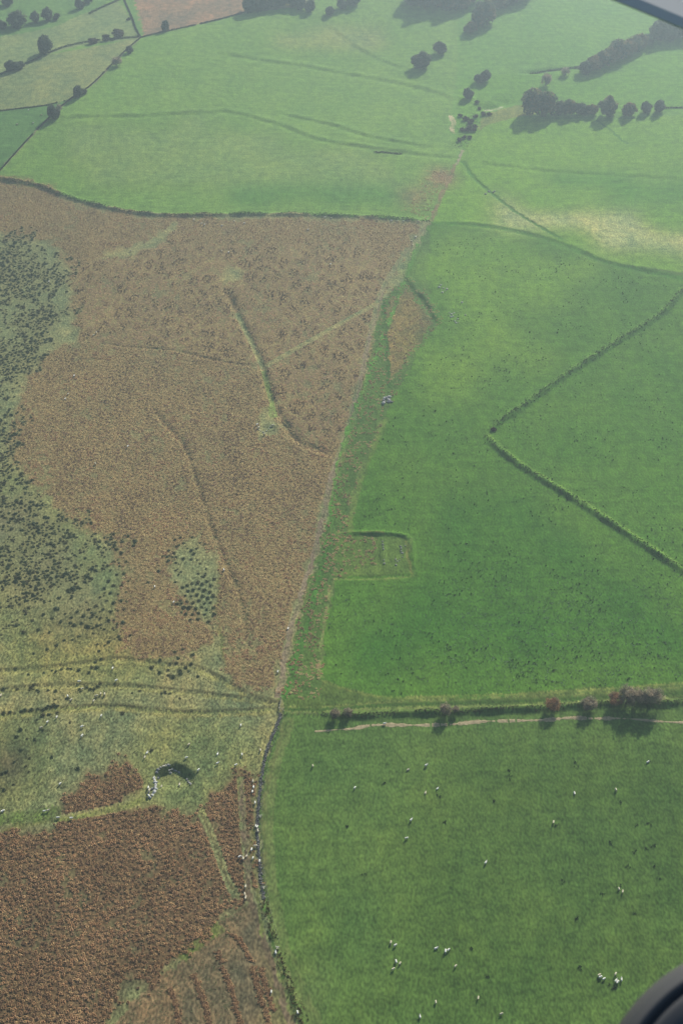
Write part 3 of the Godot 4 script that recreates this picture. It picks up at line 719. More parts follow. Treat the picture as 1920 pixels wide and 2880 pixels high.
func ground(mat: Material):
	# one sheet: finer rows near by, coarser beyond, then a plain apron to the horizon
	var v := PackedVector3Array()
	var n := PackedVector3Array()
	var uv := PackedVector2Array()
	var idx := PackedInt32Array()
	var zs := []
	var z := Z1
	while z > Z0 + 0.5:
		zs.append(z)
		z -= 1.0 if z > -560 else (1.25 if z > -800 else 2.0)
	zs.append(Z0)
	var xs := []
	for i in range(0, 481): xs.append(X0 + i * 1.5)
	for zz in zs:
		for x in xs:
			v.append(on(x, zz))
			uv.append(Vector2((x - X0) / (X1 - X0), (zz - Z0) / (Z1 - Z0)))
			n.append(Vector3(height(x - .8, zz) - height(x + .8, zz), 1.6, height(x, zz - .8) - height(x, zz + .8)).normalized())
	var w := xs.size()
	for j in zs.size() - 1:
		for i in w - 1:
			var k := j * w + i
			for q in [k, k + w, k + 1, k + 1, k + w, k + w + 1]: idx.append(q)
	# apron
	var far := 7000.0
	var ring := [Vector2(X0, Z1), Vector2(X1, Z1), Vector2(X1, Z0), Vector2(X0, Z0)]
	var outer := [Vector2(-far, far), Vector2(far, far), Vector2(far, -far), Vector2(-far, -far)]
	var patch := Vector2(0.93, 0.9)
	for e in 4:
		var a: Vector2 = ring[e]
		var b: Vector2 = ring[(e + 1) % 4]
		var s := v.size()
		for t in 41:
			var p := a.lerp(b, t / 40.0)
			v.append(on(p.x, p.y, -0.15))
			var o: Vector2 = outer[e].lerp(outer[(e + 1) % 4], t / 40.0)
			v.append(Vector3(o.x, -2.0, o.y))
			for m in 2:
				uv.append(patch + Vector2(0.04 * sin(t * 1.7 + m), 0.04 * cos(t * 2.3 + m)))
				n.append(Vector3.UP)
		for t in 40:
			var k := s + t * 2
			for q in [k, k + 2, k + 1, k + 1, k + 2, k + 3]: idx.append(q)
	var arr := []
	arr.resize(Mesh.ARRAY_MAX)
	arr[Mesh.ARRAY_VERTEX] = v
	arr[Mesh.ARRAY_NORMAL] = n
	arr[Mesh.ARRAY_TEX_UV] = uv
	arr[Mesh.ARRAY_INDEX] = idx
	var mesh := ArrayMesh.new()
	mesh.add_surface_from_arrays(Mesh.PRIMITIVE_TRIANGLES, arr)
	tag(put("ground", mesh, mat), "green pastures and brown heath of the hillside, with worn tracks", "ground", "", "structure")

func footpath(a: Array):
	rng.seed = 31
	var p := smooth_line(pairs(a), 1.0)
	var v := PackedVector3Array()
	var c := PackedColorArray()
	var prev := []
	for i in p.size():
		var d: Vector2 = (p[min(i + 1, p.size() - 1)] - p[max(i - 1, 0)]).normalized()
		var s := Vector2(-d.y, d.x)
		var w := 0.75 + 0.35 * sin(i * 0.31) + rng.randf_range(-.3, .35)
		if i < 30: w *= 0.45 + 0.018 * i
		if i > p.size() - 50: w *= 0.6
		var mid: Vector2 = p[i] + s * 0.35 * sin(i * 0.13)
		var here := []
		for t in [-1.0, -0.35, 0.35, 1.0]:
			var q: Vector2 = mid + s * w * t
			here.append(on(q.x, q.y, 0.07 if absf(t) < .9 else 0.015))
		if prev.size() and not (rng.randf() < 0.05):
			for k in 3:
				var tone := Color(.37, .30, .18) * rng.randf_range(.7, 1.15)
				for q in [prev[k], here[k], here[k + 1], prev[k], here[k + 1], prev[k + 1]]:
					v.append(q)
					c.append(tone)
		prev = here
	tag(put("footpath", mesh_of(v, c), M.solid), "pale worn earth path below the hedgerow trees", "path", "", "structure")

func stone_wall(called: String, a: Array, tall: float, wide: float, per: int, label: String, category: String):
	rng.seed = 41
	var p := smooth_line(pairs(a), 1.0)
	var v := PackedVector3Array()
	var c := PackedColorArray()
	for i in p.size() - 1:
		for k in per:
			var q: Vector2 = p[i].lerp(p[i + 1], rng.randf()) + Vector2(rng.randfn() * wide, rng.randfn() * wide * .4)
			var lift := maxf(0.0, tall - absf(q.distance_to(p[i])) * .6) * rng.randf()
			var t := Transform3D(Basis.from_euler(Vector3(rng.randf_range(-.4, .4), rng.randf() * TAU, rng.randf_range(-.4, .4))), on(q.x, q.y, lift * .7 + .05))
			var g := rng.randf_range(.08, .22)
			if rng.randf() < .02: g = .38
			box_to(v, c, t, Vector3(rng.randf_range(.1, .3), rng.randf_range(.08, .18), rng.randf_range(.08, .22)), Color(g, g * .97, g * .9), .22)
	var o := thing(called, on(p[0].x, p[0].y))
	tag(o, label, category)
	var m := put("stones", mesh_of(v, c), M.solid, o)
	m.position = -o.position
	tag(m, "", "", "", "stuff")

func wood(v: PackedVector3Array, c: PackedColorArray, a: Vector3, b: Vector3, w: float, h: float, tone: Color):
	var d := b - a
	var x := d.normalized()
	var y := Vector3.UP if absf(x.y) < .95 else Vector3.RIGHT
	var z := x.cross(y).normalized()
	y = z.cross(x)
	box_to(v, c, Transform3D(Basis(x, y, z), (a + b) / 2), Vector3(d.length() / 2, h / 2, w / 2), tone)

func wood_part(called: String, a: Vector3, b: Vector3, w: float, h: float, tone: Color, parent: Node):
	var v := PackedVector3Array()
	var c := PackedColorArray()
	wood(v, c, a, b, w, h, tone)
	put(called, mesh_of(v, c), M.solid, parent)

func field_gate(ax: float, az: float, bx: float, bz: float):
	var a := on(ax, az)
	var b := on(bx, bz)
	var o := thing("field_gate", a)
	tag(o, "closed grey wooden field gate between pale posts where the lane meets the heath", "gate")
	var pale := Color(.55, .5, .4)
	var grey := Color(.24, .22, .19)
	var d := (b - a)
	wood_part("gate_post", Vector3(0, -.2, 0), Vector3(0, 1.7, 0), .3, .3, pale, o)
	wood_part("gate_post", d + Vector3(0, -.2, 0), d + Vector3(0, 1.7, 0), .3, .3, pale, o)
	var s := d * .04
	var e := d * .72
	for k in 5: wood_part("bar", s + Vector3(0, .25 + k * .24, 0), e + Vector3(0, .25 + k * .24, 0), .06, .12, grey, o)
	wood_part("brace", s + Vector3(0, .25, 0), e + Vector3(0, 1.2, 0), .05, .1, grey, o)
	wood_part("stile", s + Vector3(0, .2, 0), s + Vector3(0, 1.4, 0), .09, .1, grey, o)
	wood_part("stile", e + Vector3(0, .2, 0), e + Vector3(0, 1.4, 0), .09, .1, grey, o)
	wood_part("gate_post", e + Vector3(0, -.2, 0) + d * .03, e + Vector3(0, 1.6, 0) + d * .03, .26, .26, pale, o)
	for k in 2: wood_part("rail", e + d * .05 + Vector3(0, .5 + k * .5, 0), d + Vector3(0, .5 + k * .5, 0), .08, .16, pale, o)
	wood_part("stay", d + Vector3(0, 1.1, 0), d + Vector3(2.3, .1, .5), .16, .16, grey, o)
	wood_part("stay", d + Vector3(0, 1.1, 0), d + Vector3(2.1, .1, -1.0), .14, .14, grey, o)

func fence(a: Array, gap: float, label: String):
	rng.seed = 51
	var p := smooth_line(pairs(a), gap)
	var o := thing("post_and_wire_fence", on(p[0].x, p[0].y))
	tag(o, label, "fence")
	var v := PackedVector3Array()
	var c := PackedColorArray()
	box_to(v, c, Transform3D(Basis.IDENTITY, Vector3(0, .5, 0)), Vector3(.07, .75, .07), Color(.28, .26, .22))
	var post := mesh_of(v, c)
	var wv := PackedVector3Array()
	var wc := PackedColorArray()
	var prev = null
	for q in p:
		var at := on(q.x, q.y) - o.position
		var m := put("post", post, M.solid, o)
		m.position = at
		m.rotation = Vector3(rng.randf_range(-.08, .08), rng.randf() * TAU, rng.randf_range(-.08, .08))
		if prev != null:
			for k in 3: bar_to(wv, wc, prev + Vector3(0, .4 + k * .35, 0), at + Vector3(0, .4 + k * .35, 0), .006, .006, Color(.3, .3, .3), 3)
		prev = at
	put("wire", mesh_of(wv, wc), M.solid, o)

func stile(s: Array):
	var o := thing("stile", on(s[0], s[1]), s[2])
	tag(o, s[3], "stile", "stiles over the old wall")
	var pale := Color(.6, .56, .48)
	wood_part("post", Vector3(-.55, -.2, 0), Vector3(-.55, 1.25, 0), .14, .14, pale, o)
	wood_part("post", Vector3(.55, -.2, 0), Vector3(.55, 1.25, 0), .14, .14, pale, o)
	wood_part("rail", Vector3(-.7, 1.2, 0), Vector3(.75, 1.28, 0), .14, .1, pale, o)
	wood_part("rail", Vector3(-.6, .8, 0), Vector3(.6, .8, 0), .06, .12, pale, o)
	wood_part("step", Vector3(0, .4, -.45), Vector3(0, .4, .45), .24, .06, pale, o)

func bank_scrub(called: String, a: Array, wide: float, tall: float, tones: Array, seed: int, label: String, category: String):
	rng.seed = seed
	var p := smooth_line(pairs(a), 0.8)
	var v := PackedVector3Array()
	var c := PackedColorArray()
	for i in p.size() - 1:
		var d: Vector2 = (p[i + 1] - p[i]).normalized()
		var s := Vector2(-d.y, d.x)
		if sin(i * .21) + sin(i * .083 + seed) > 1.35: continue
		for m in 2:
			var at: Vector2 = p[i] + d * rng.randf() + s * rng.randfn() * wide * .8
			var r := rng.randf_range(.35, .8) * tall
			var tone: Color = tones[rng.randi() % tones.size()] * rng.randf_range(.7, 1.3)
			for k in 11:
				var o := any_dir()
				o.y = absf(o.y)
				leaf(v, c, on(at.x, at.y) + o * r * rng.randf_range(.4, 1.0), (o + any_dir()).normalized(), rng.randf_range(.1, .26), tone * rng.randf_range(.8, 1.2), .6)
	tag(put(called, mesh_of(v, c), M.leaves), label, category, "", "stuff")

func hedge(h: Array):
	rng.seed = 61 + taken.get("hedge", 0)
	var p := smooth_line(pairs(h[0]), 0.9)
	var v := PackedVector3Array()
	var c := PackedColorArray()
	var tones := [Color(.06, .065, .04), Color(.09, .075, .06), Color(.05, .06, .035)]
	for i in p.size():
		if sin(i * .17) + sin(i * .071 + 2.0) > 1.7: continue
		for k in 16:
			var o := any_dir()
			o.y = absf(o.y)
			var at := on(p[i].x, p[i].y) + Vector3(o.x * h[1], o.y * h[2] * rng.randf_range(.5, 1.1), o.z * h[1])
			leaf(v, c, at, (o + any_dir() * .8).normalized(), rng.randf_range(.2, .42), tones[rng.randi() % 3] * rng.randf_range(.75, 1.3))
	tag(put("hedge", mesh_of(v, c), M.leaves), h[3], "hedge")

func rock_mesh(seed: int, tone: float) -> ArrayMesh:
	rng.seed = seed
	var v := PackedVector3Array()
	var c := PackedColorArray()
	var s := SphereMesh.new()
	s.radial_segments = 8
	s.rings = 4
	var a := s.get_mesh_arrays()
	var pts: PackedVector3Array = a[Mesh.ARRAY_VERTEX]
	var idx: PackedInt32Array = a[Mesh.ARRAY_INDEX]
	var moved := {}
	for i in idx:
		var key := pts[i].snapped(Vector3.ONE * .01)
		if not moved.has(key): moved[key] = pts[i] * 2.0 * rng.randf_range(.7, 1.15) * Vector3(1, .75, 1)
		v.append(moved[key])
		var g := tone * rng.randf_range(.85, 1.15)
		c.append(Color(g, g * .97, g * .9))
	return mesh_of(v, c)

func scatter_stones():
	var kinds := []
	for k in 4: kinds.append(rock_mesh(70 + k, .30))
	var pale := rock_mesh(77, .5)
	rng.seed = 78
	# the broken rock edge of the grassy hollow: its blocks are parts
	var o := thing("rock_outcrop", on(-71.8, -366.0))
	tag(o, "broken pale rock edge on the left rim of the grassy hollow", "rocks")
	var list := pairs([-73.1, -369.1, -72.7, -368.0, -72.4, -366.8, -72.1, -365.7, -72.1, -364.6, -71.9, -363.5, -72.1, -362.2, -72.3, -361.3, -72.9, -360.2, -73.6, -358.9, -71.9, -370.4, -72.3, -372.2, -72.0, -373.4, -71.1, -374.3, -70.1, -375.0, -69.2, -375.4, -68.2, -375.7, -67.7, -374.3, -67.2, -373.2, -66.7, -374.8, -65.5, -374.4, -64.0, -373.7, -59.8, -368.8, -59.2, -367.4, -58.6, -366.3, -60.5, -370.1, -74.3, -361.5, -73.3, -363.3])
	for i in list.size():
		var q: Vector2 = list[i]
		var m := put("rock", kinds[i % 4] if i > 9 else pale, M.solid, o)
		m.position = on(q.x, q.y, .05) - o.position
		m.rotation = Vector3(rng.randf() * .6, rng.randf() * TAU, rng.randf() * .6)
		m.scale = Vector3(rng.randf_range(.5, 1.0), rng.randf_range(.4, .8), rng.randf_range(.45, .8))
	# lone stones and small heaps
	var heap := thing("stone_heap", on(24.8, -633.6))
	tag(heap, "pale heap of field stones where the old ditch meets the pasture edge", "stones")
	for i in 14:
		var m := put("stone", kinds[i % 4] if i % 3 else pale, M.solid, heap)
		var q := Vector2(heap.position.x + rng.randfn() * 1.5, heap.position.z + rng.randfn() * 1.8)
		m.position = on(q.x, q.y, rng.randf_range(0, .5)) - heap.position
		m.scale = Vector3.ONE * rng.randf_range(.5, 1.15)
		m.rotation.y = rng.randf() * TAU
	var heap2 := thing("stone_heap", on(65.7, -724.9))
	tag(heap2, "whitish scatter of stones at the tip of the brown bank", "stones")
	var white := pairs([63.7, -727.0, 64.6, -724.9, 65.5, -722.3, 66.2, -716.6, 66.8, -714.6, 67.9, -719.2, 60.5, -761.1, 61.9, -757.2, 62.8, -753.9, 59.3, -758.3, 63.9, -756.1, 60.8, -751.7, 68.1, -715.1, 64.2, -721.8, 66.3, -726.5, 72.8, -723.9, 71.8, -739.2])
	for q in white:
		var m := put("stone", pale, M.solid, heap2)
		m.position = on(q.x, q.y, .1) - heap2.position
		m.scale = Vector3.ONE * rng.randf_range(.35, .8)
		m.rotation.y = rng.randf() * TAU
	var ring := thing("stone_heap", on(-41.1, -608.6))
	tag(ring, "scatter of pale stones on the small green clearing in the bracken", "stones")
	for q in pairs([-43.9, -609.1, -42.9, -607.5, -42.0, -606.7, -41.0, -605.4, -39.2, -606.6, -37.9, -608.5, -37.3, -610.4, -40.4, -603.1, -43.3, -610.7]):
		var m := put("stone", pale, M.solid, ring)
		m.position = on(q.x, q.y, .1) - ring.position
		m.scale = Vector3.ONE * rng.randf_range(.25, .5)
		m.rotation.y = rng.randf() * TAU
	var ruin := thing("stone_heap", on(27.2, -509.1))
	tag(ruin, "low tumbled stones inside the ruined square enclosure", "stones")
	for q in pairs([27.7, -512.2, 28.0, -510.7, 27.8, -508.8, 28.4, -507.5, 19.4, -515.5, 19.5, -513.3, 19.5, -511.4, 19.6, -509.5, 25.2, -502.9, 25.9, -501.4, 27.0, -502.3, 25.2, -498.9, 30.0, -512.5, 19.6, -501.5, 28.5, -504.4, 19.8, -499.3]):
		var m := put("stone", kinds[rng.randi() % 4], M.solid, ruin)
		m.position = on(q.x, q.y, .12) - ruin.position
		m.scale = Vector3(rng.randf_range(.3, .7), rng.randf_range(.25, .5), rng.randf_range(.3, .6))
		m.rotation.y = rng.randf() * TAU
	var far_heap := thing("stone_heap", on(102.9, -897.1))
	tag(far_heap, "small grey stone heap where the ditch crosses the far pale pasture", "stones")
	for i in 6:
		var m := put("stone", kinds[i % 4], M.solid, far_heap)
		m.position = on(far_heap.position.x + rng.randfn() * 1.5, far_heap.position.z + rng.randfn() * 2.0, .1) - far_heap.position
		m.scale = Vector3.ONE * rng.randf_range(.5, 1.0)

func frond_mesh(seed: int) -> ArrayMesh:
	# a clump of bent bracken fronds, one metre across
	rng.seed = seed
	var v := PackedVector3Array()
	var c := PackedColorArray()
	for k in 7:
		var a := TAU * k / 7.0 + rng.randf_range(-.3, .3)
		var d := Vector3(cos(a), 0, sin(a))
		var s := Vector3(-sin(a), 0, cos(a)) * rng.randf_range(.16, .28)
		var h := rng.randf_range(.2, .4)
		var r := rng.randf_range(.5, .85)
		var p0 := d * .08
		var p1 := d * r * .45 + Vector3(0, h, 0)
		var p2 := d * r + Vector3(0, h * rng.randf_range(.3, .7), 0)
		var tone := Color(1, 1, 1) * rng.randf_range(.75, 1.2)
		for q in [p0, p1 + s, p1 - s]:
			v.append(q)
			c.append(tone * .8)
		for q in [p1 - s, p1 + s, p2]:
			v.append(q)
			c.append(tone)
	return mesh_of(v, c)

func tuft_mesh(seed: int, blades: int) -> ArrayMesh:
	rng.seed = seed
	var v := PackedVector3Array()
	var c := PackedColorArray()
	for k in blades:
		var a := rng.randf() * TAU
		var d := Vector3(cos(a), 0, sin(a))
		var s := Vector3(-sin(a), 0, cos(a)) * .16
		var o := d * rng.randf_range(0, .25)
		var tip := o + d * rng.randf_range(.2, .5) + Vector3(0, rng.randf_range(.3, .6), 0)
		var tone := Color(1, 1, 1) * rng.randf_range(.8, 1.2)
		for q in [o - s, o + s, tip]:
			v.append(q)
			c.append(tone)
	return mesh_of(v, c)

func gorse_mesh(seed: int) -> ArrayMesh:
	# a dense, spiky, low dome one metre in radius
	rng.seed = seed
	var v := PackedVector3Array()
	var c := PackedColorArray()
	for lump in 6:
		var a := TAU * lump / 6.0 + rng.randf_range(-.4, .4)
		var at := Vector3(cos(a) * .45, .25, sin(a) * .45) if lump < 5 else Vector3(0, .45, 0)
		var r := rng.randf_range(.38, .58)
		var tone := Color(1, 1, 1) * rng.randf_range(.75, 1.2)
		for k in 20:
			var o := any_dir()
			if o.y < -.2: o.y *= -1.0
			leaf(v, c, at + o * r * rng.randf_range(.75, 1.05) * Vector3(1, .9, 1), (o + any_dir() * .5).normalized(), rng.randf_range(.12, .24), tone * rng.randf_range(.75, 1.2), .7)
	return mesh_of(v, c)

func grow():
	var fronds := [frond_mesh(101), frond_mesh(102), frond_mesh(103)]
	var near := [[], [], []]
	var near_c := [[], [], []]
	var far := [[], [], []]
	var far_c := [[], [], []]
	var rust := [Color(0.473, 0.264, 0.133), Color(0.442, 0.257, 0.133), Color(0.359, 0.217, 0.119), Color(0.539, 0.341, 0.167), Color(0.277, 0.170, 0.101)]
	var tan := [Color(0.601, 0.427, 0.202), Color(0.533, 0.343, 0.166), Color(0.618, 0.489, 0.223), Color(0.497, 0.335, 0.166), Color(0.566, 0.427, 0.202)]
	var mauve := [Color(0.457, 0.289, 0.165), Color(0.372, 0.241, 0.143), Color(0.525, 0.340, 0.180), Color(0.423, 0.266, 0.143), Color(0.558, 0.398, 0.194)]
	rng.seed = 111
	var z := -225.0
	while z > -930.0:
		var step := 1.0 if z > -470 else (1.15 if z > -620 else 1.4)
		var x := X0
		while x < 130.0:
			var px := x + rng.randf_range(-.5, .5) * step
			var pz := z + rng.randf_range(-.5, .5) * step
			x += step
			if not in_reach(px, pz, 12.0): continue
			var w := map_at(bracken_map, px, pz)
			if w < 20 or rng.randf() * 330.0 > w: continue
			var size := rng.randf_range(.5, 1.15) * (0.9 + step * .18)
			var set_of := rust
			var k := rng.randi() % 3
			if pz < -400: set_of = tan if map_at(crackle_map, px, pz) < 110 else mauve
			var patch := map_at(patch_map, px, pz) - 128.0
			if patch > 26.0 and pz < -400 and rng.randf() < .75: set_of = rust
			if patch < -26.0 and rng.randf() < .7 and pz < -400: set_of = mauve
			var tone: Color = set_of[rng.randi() % 5] * rng.randf_range(.88, 1.12) * (1.0 + patch * .0030)
			if pz < -400: tone *= .88
			var tall := 1.0
			if map_at(crackle_map, px, pz) > 90: tall = lerpf(.4, 1.7, smoothstep(30.0, 120.0, map_at(cell_map, px, pz)))
			if pz > -400:
				near[k].append(spot(px, pz, size, rng.randf_range(.8, 1.25)))
				near_c[k].append(tone)
			else:
				far[k].append(spot(px, pz, size, rng.randf_range(.45, .8) * tall))
				far_c[k].append(tone)
		z -= step
	for k in 3:
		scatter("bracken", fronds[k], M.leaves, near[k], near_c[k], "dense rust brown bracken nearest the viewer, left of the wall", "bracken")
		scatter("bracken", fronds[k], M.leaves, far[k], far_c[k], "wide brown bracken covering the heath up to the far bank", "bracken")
	# rows of bracken left standing across the mown ground
	var spots := []
	var tones := []
	for a in [[-38.7, -297.1, -35.8, -294.7, -32.1, -288.2, -29.8, -281.2, -27.3, -272.0, -24.9, -265.4, -21.8, -254.3], [-42.8, -289.9, -40.6, -283.8, -37.3, -275.3, -34.7, -267.1, -31.5, -254.3], [-50.3, -280.8, -47.6, -274.5, -44.7, -266.3, -42.4, -254.3], [-28.1, -284.7, -25.9, -277.0, -22.6, -267.0], [-57.9, -275.4, -55.1, -268.7, -52.4, -254.4]]:
		for p in smooth_line(pairs(a), .45):
			if sin(p.y * .9) + sin(p.y * .37) > 1.55: continue
			for m in 2:
				spots.append(spot(p.x + rng.randfn() * .5, p.y + rng.randfn() * .3, rng.randf_range(.6, 1.05), 1.1))
				tones.append(rust[rng.randi() % 5] * rng.randf_range(.75, 1.15))
	scatter("bracken", fronds[0], M.leaves, spots, tones, "rows of dark bracken left standing across the mown strip", "bracken")

	# gorse: the thicket as a mass, the bushes that stand apart one by one
	var bushes := [gorse_mesh(121), gorse_mesh(122), gorse_mesh(123), gorse_mesh(124)]
	var green := [Color(.11, .145, .085), Color(.135, .16, .09), Color(.095, .13, .085), Color(.16, .16, .095)]
	var gm := leaf_mat(1.0)
	rng.seed = 131
	var gs := [[], [], [], []]
	var gc := [[], [], [], []]
	z = -400.0
	while z > -920.0:
		var x := X0
		while x < 0.0:
			var px := x + rng.randf_range(-.8, .8)
			var pz := z + rng.randf_range(-.8, .8)
			x += 1.7
			if not in_reach(px, pz, 10.0): continue
			var w := map_at(gorse_map, px, pz)
			if w < 40 or rng.randf() * 230.0 > w: continue
			var k := rng.randi() % 4
			gs[k].append(spot(px, pz, rng.randf_range(.35, .8) + rng.randf() * rng.randf() * .9, rng.randf_range(.5, .85), -.1))
			gc[k].append(green[rng.randi() % 4] * rng.randf_range(.85, 1.35))
		z -= 1.7
	for k in 4: scatter("gorse_thicket", bushes[k], gm, gs[k], gc[k], "dark green gorse thicket spreading over the left side of the heath", "gorse")
	var mats := []
	for k in 4:
		var m := leaf_mat(1.0)
		m.albedo_color = green[k].linear_to_srgb()
		mats.append(m)
	for g in [
		["gorse bush in the dense cluster over the upper track", 1.2, [-77.3, -435.1, -72.8, -432.8, -70.4, -433.4, -69.8, -436.4, -63.9, -433.0, -66.1, -430.8, -64.8, -428.5, -68.3, -428.7, -67.8, -426.8, -73.5, -429.1, -72.9, -425.9, -71.1, -425.2, -76.8, -427.2, -80.5, -430.5, -60.5, -425.4, -68.4, -441.8, -71.6, -440.1, -63.6, -438.7]],
		["gorse bush strung along the upper sunken track", 1.0, [-104.9, -433.2, -102.5, -435.1, -103.7, -430.0, -105.7, -430.0, -106.6, -426.8, -114.3, -429.0, -115.7, -429.0, -118.4, -428.7, -120.6, -427.1, -122.3, -427.8, -125.6, -426.5, -111.0, -428.3, -137.8, -428.7, -131.8, -425.4]],
		["gorse bush scattered on the turf above the upper track", 0.95, [-116.6, -447.1, -120.1, -446.5, -122.8, -443.4, -126.5, -440.9, -131.7, -438.1, -105.5, -444.3, -102.0, -443.8, -95.9, -447.8, -91.9, -450.1, -147.9, -449.8, -104.2, -440.2, -114.1, -449.1]],
		["gorse bush along the middle sunken track", 0.95, [-103.0, -417.0, -104.6, -417.0, -101.8, -418.6, -106.4, -418.0, -100.9, -420.4, -109.0, -416.9, -113.0, -411.5, -118.3, -410.7, -118.8, -415.7, -122.1, -416.2, -126.6, -416.1, -128.3, -416.6, -129.7, -416.1, -128.4, -419.2, -134.8, -416.6, -140.6, -416.5, -129.4, -417.6, -125.7, -414.9]],
		["small gorse bush in the clump between the sunken tracks", 0.8, [-73.5, -416.1, -73.1, -415.1, -71.1, -415.4, -66.9, -412.4, -87.0, -415.1, -83.9, -416.4, -71.8, -414.9, -74.7, -415.3]],
		["gorse bush packed along the lowest sunken track", 1.0, [-117.0, -407.0, -119.2, -406.5, -121.1, -405.9, -124.4, -405.4, -127.0, -404.9, -129.6, -404.6, -131.1, -403.8, -135.5, -403.3, -138.0, -402.8, -122.4, -404.9, -118.2, -407.7, -120.4, -406.9]],
		["gorse bush just below the lowest sunken track", 1.0, [-123.7, -399.3, -118.9, -402.3, -121.8, -401.8, -119.6, -402.3, -116.4, -403.3, -120.5, -393.6, -122.8, -388.6, -126.0, -388.8, -110.1, -398.0, -89.6, -403.5, -130.4, -389.9, -129.5, -393.7, -127.3, -382.5]],
		["lone gorse bush beside two sheep above the grassy hollow", 1.0, [-75.7, -383.4]],
		["gorse bush on the tussocky turf above the near bracken", 1.0, [-123.1, -378.6, -128.8, -376.5, -132.3, -370.6, -131.1, -371.3, -122.2, -371.4, -127.0, -364.9, -130.2, -362.1, -114.5, -379.2, -123.9, -374.3, -103.3, -373.2]],
		["gorse bush in the round stand beside the bracken", 1.15, [-70.2, -484.1, -67.9, -485.7, -65.4, -486.3, -63.3, -485.2, -61.3, -487.3, -59.3, -484.3, -72.0, -482.6, -69.4, -480.2, -67.0, -481.2, -64.5, -482.1, -62.0, -481.0, -59.6, -479.8, -70.4, -477.2, -67.6, -476.7, -65.3, -477.9, -62.5, -476.8, -60.0, -475.6, -57.8, -477.4, -69.2, -473.1, -66.4, -472.5, -64.0, -473.8, -61.3, -472.0, -58.6, -472.7, -67.7, -469.0, -64.9, -468.4, -62.5, -469.7, -59.9, -468.0, -57.2, -469.2, -68.9, -464.9, -66.1, -464.4, -63.5, -465.6, -60.7, -464.5, -66.6, -460.9, -63.4, -461.5, -56.5, -464.6, -58.5, -459.9]],
		["gorse bush in the loose group above the round stand", 1.05, [-78.8, -517.2, -76.3, -518.9, -74.5, -514.6, -77.7, -512.3, -70.3, -509.2, -68.9, -506.9, -68.0, -510.8, -78.3, -507.4, -80.9, -509.0, -83.1, -504.8, -77.0, -504.3, -69.8, -502.8, -65.5, -499.7, -76.3, -494.8, -74.8, -491.7, -65.7, -492.5, -62.8, -491.3, -58.2, -488.9, -84.1, -494.0, -88.2, -485.9, -80.7, -501.0]],
		["gorse bush thinning out below the thicket", 1.05, [-105.5, -509.7, -102.7, -507.1, -105.6, -500.6, -102.5, -497.5, -99.9, -500.7, -106.1, -494.3, -103.1, -491.2, -99.8, -491.9, -106.1, -486.5, -103.4, -483.5, -99.8, -483.6, -97.2, -486.7, -107.4, -481.3, -104.1, -478.3, -100.6, -477.5, -97.3, -479.1, -108.6, -475.2, -105.1, -472.9, -101.8, -471.5, -98.5, -473.0, -109.3, -469.3, -105.9, -467.0, -102.4, -465.6, -99.2, -466.5, -109.8, -463.4, -106.3, -461.2, -102.6, -459.8, -112.3, -466.9, -114.1, -462.5, -117.2, -465.3, -119.2, -461.5, -122.4, -463.8, -114.2, -457.6, -117.4, -456.4, -123.5, -458.6, -110.6, -455.4, -107.5, -456.6, -127.7, -460.8, -131.9, -463.1, -136.1, -459.3, -139.7, -463.6, -144.5, -458.3, -138.5, -451.6, -132.5, -453.1, -127.2, -451.7, -108.1, -451.2, -103.8, -454.1, -100.3, -459.9, -96.8, -467.2]],
	]:
		var along := Array(pairs(g[2]))
		along.sort_custom(func(p, q): return p.x < q.x)
		for i in along.size():
			var q: Vector2 = along[i]
			var k := rng.randi() % 4
			var o := put("gorse_bush", bushes[k], mats[rng.randi() % 4])
			o.transform = spot(q.x, q.y, g[1] * rng.randf_range(.7, 1.2), rng.randf_range(.6, .95), -.08)
			tag(o, g[0] if along.size() == 1 else "%s, %s from the left" % [g[0], ordinal(i)], "gorse bush", "gorse bushes on the heath")

	# tussocks in the grazed pastures and thistles in the lower one
	var tuft := tuft_mesh(141, 9)
	spots = []
	tones = []
	rng.seed = 151
	var field := pairs([57.5, -845.2, 167.4, -787.5, 227.8, -763.1, 156.8, -423.6, 67.3, -416.7, 22.2, -415.1, -2.6, -424.8, -7.3, -440.8, -2.8, -486.4, 35.2, -492.1, 34.4, -520.1, 6.5, -525.3, 12.3, -571.3, 23.0, -608.6, 59.4, -705.5])
	for i in 16000:
		var q := Vector2(rng.randf_range(-20, 240), rng.randf_range(-860, -380))
		if not Geometry2D.is_point_in_polygon(q, field) or not in_reach(q.x, q.y): continue
		var keep := 0.35 + 0.5 * smoothstep(-520, -420, q.y) * smoothstep(0, 60, q.x)
		if rng.randf() > keep * smoothstep(96.0, 168.0, map_at(patch_map, q.x, q.y)) * 1.5: continue
		spots.append(spot(q.x, q.y, rng.randf_range(.4, 1.25), rng.randf_range(.4, 1.0), -.02))
		tones.append(Color(.05, .095, .026) * rng.randf_range(.6, 1.3))
	for a in [[79.5, -609.1, 83.9, -613.2, 103.5, -635.5, 124.3, -660.1, 144.2, -681.2, 165.0, -703.1, 189.8, -729.2, 207.7, -758.3, 224.6, -786.9], [74.4, -600.5, 81.6, -587.1, 91.3, -572.9, 110.5, -550.5, 128.5, -527.9, 142.1, -510.3, 156.5, -491.5, 167.7, -476.3]]:
		for p in smooth_line(pairs(a), .7):
			for m in 2:
				var q := p + Vector2(rng.randfn() * 1.3, rng.randfn() * 1.3)
				spots.append(spot(q.x, q.y, rng.randf_range(.4, 1.1), rng.randf_range(.5, 1.0)))
				tones.append([Color(.06, .11, .03), Color(.13, .16, .05), Color(.09, .13, .04)][rng.randi() % 3] * rng.randf_range(.8, 1.3))
	scatter("grass_tussocks", tuft, M.leaves, spots, tones, "dark grass tussocks dotting the large right-hand pasture", "grass")
	spots = []
	tones = []
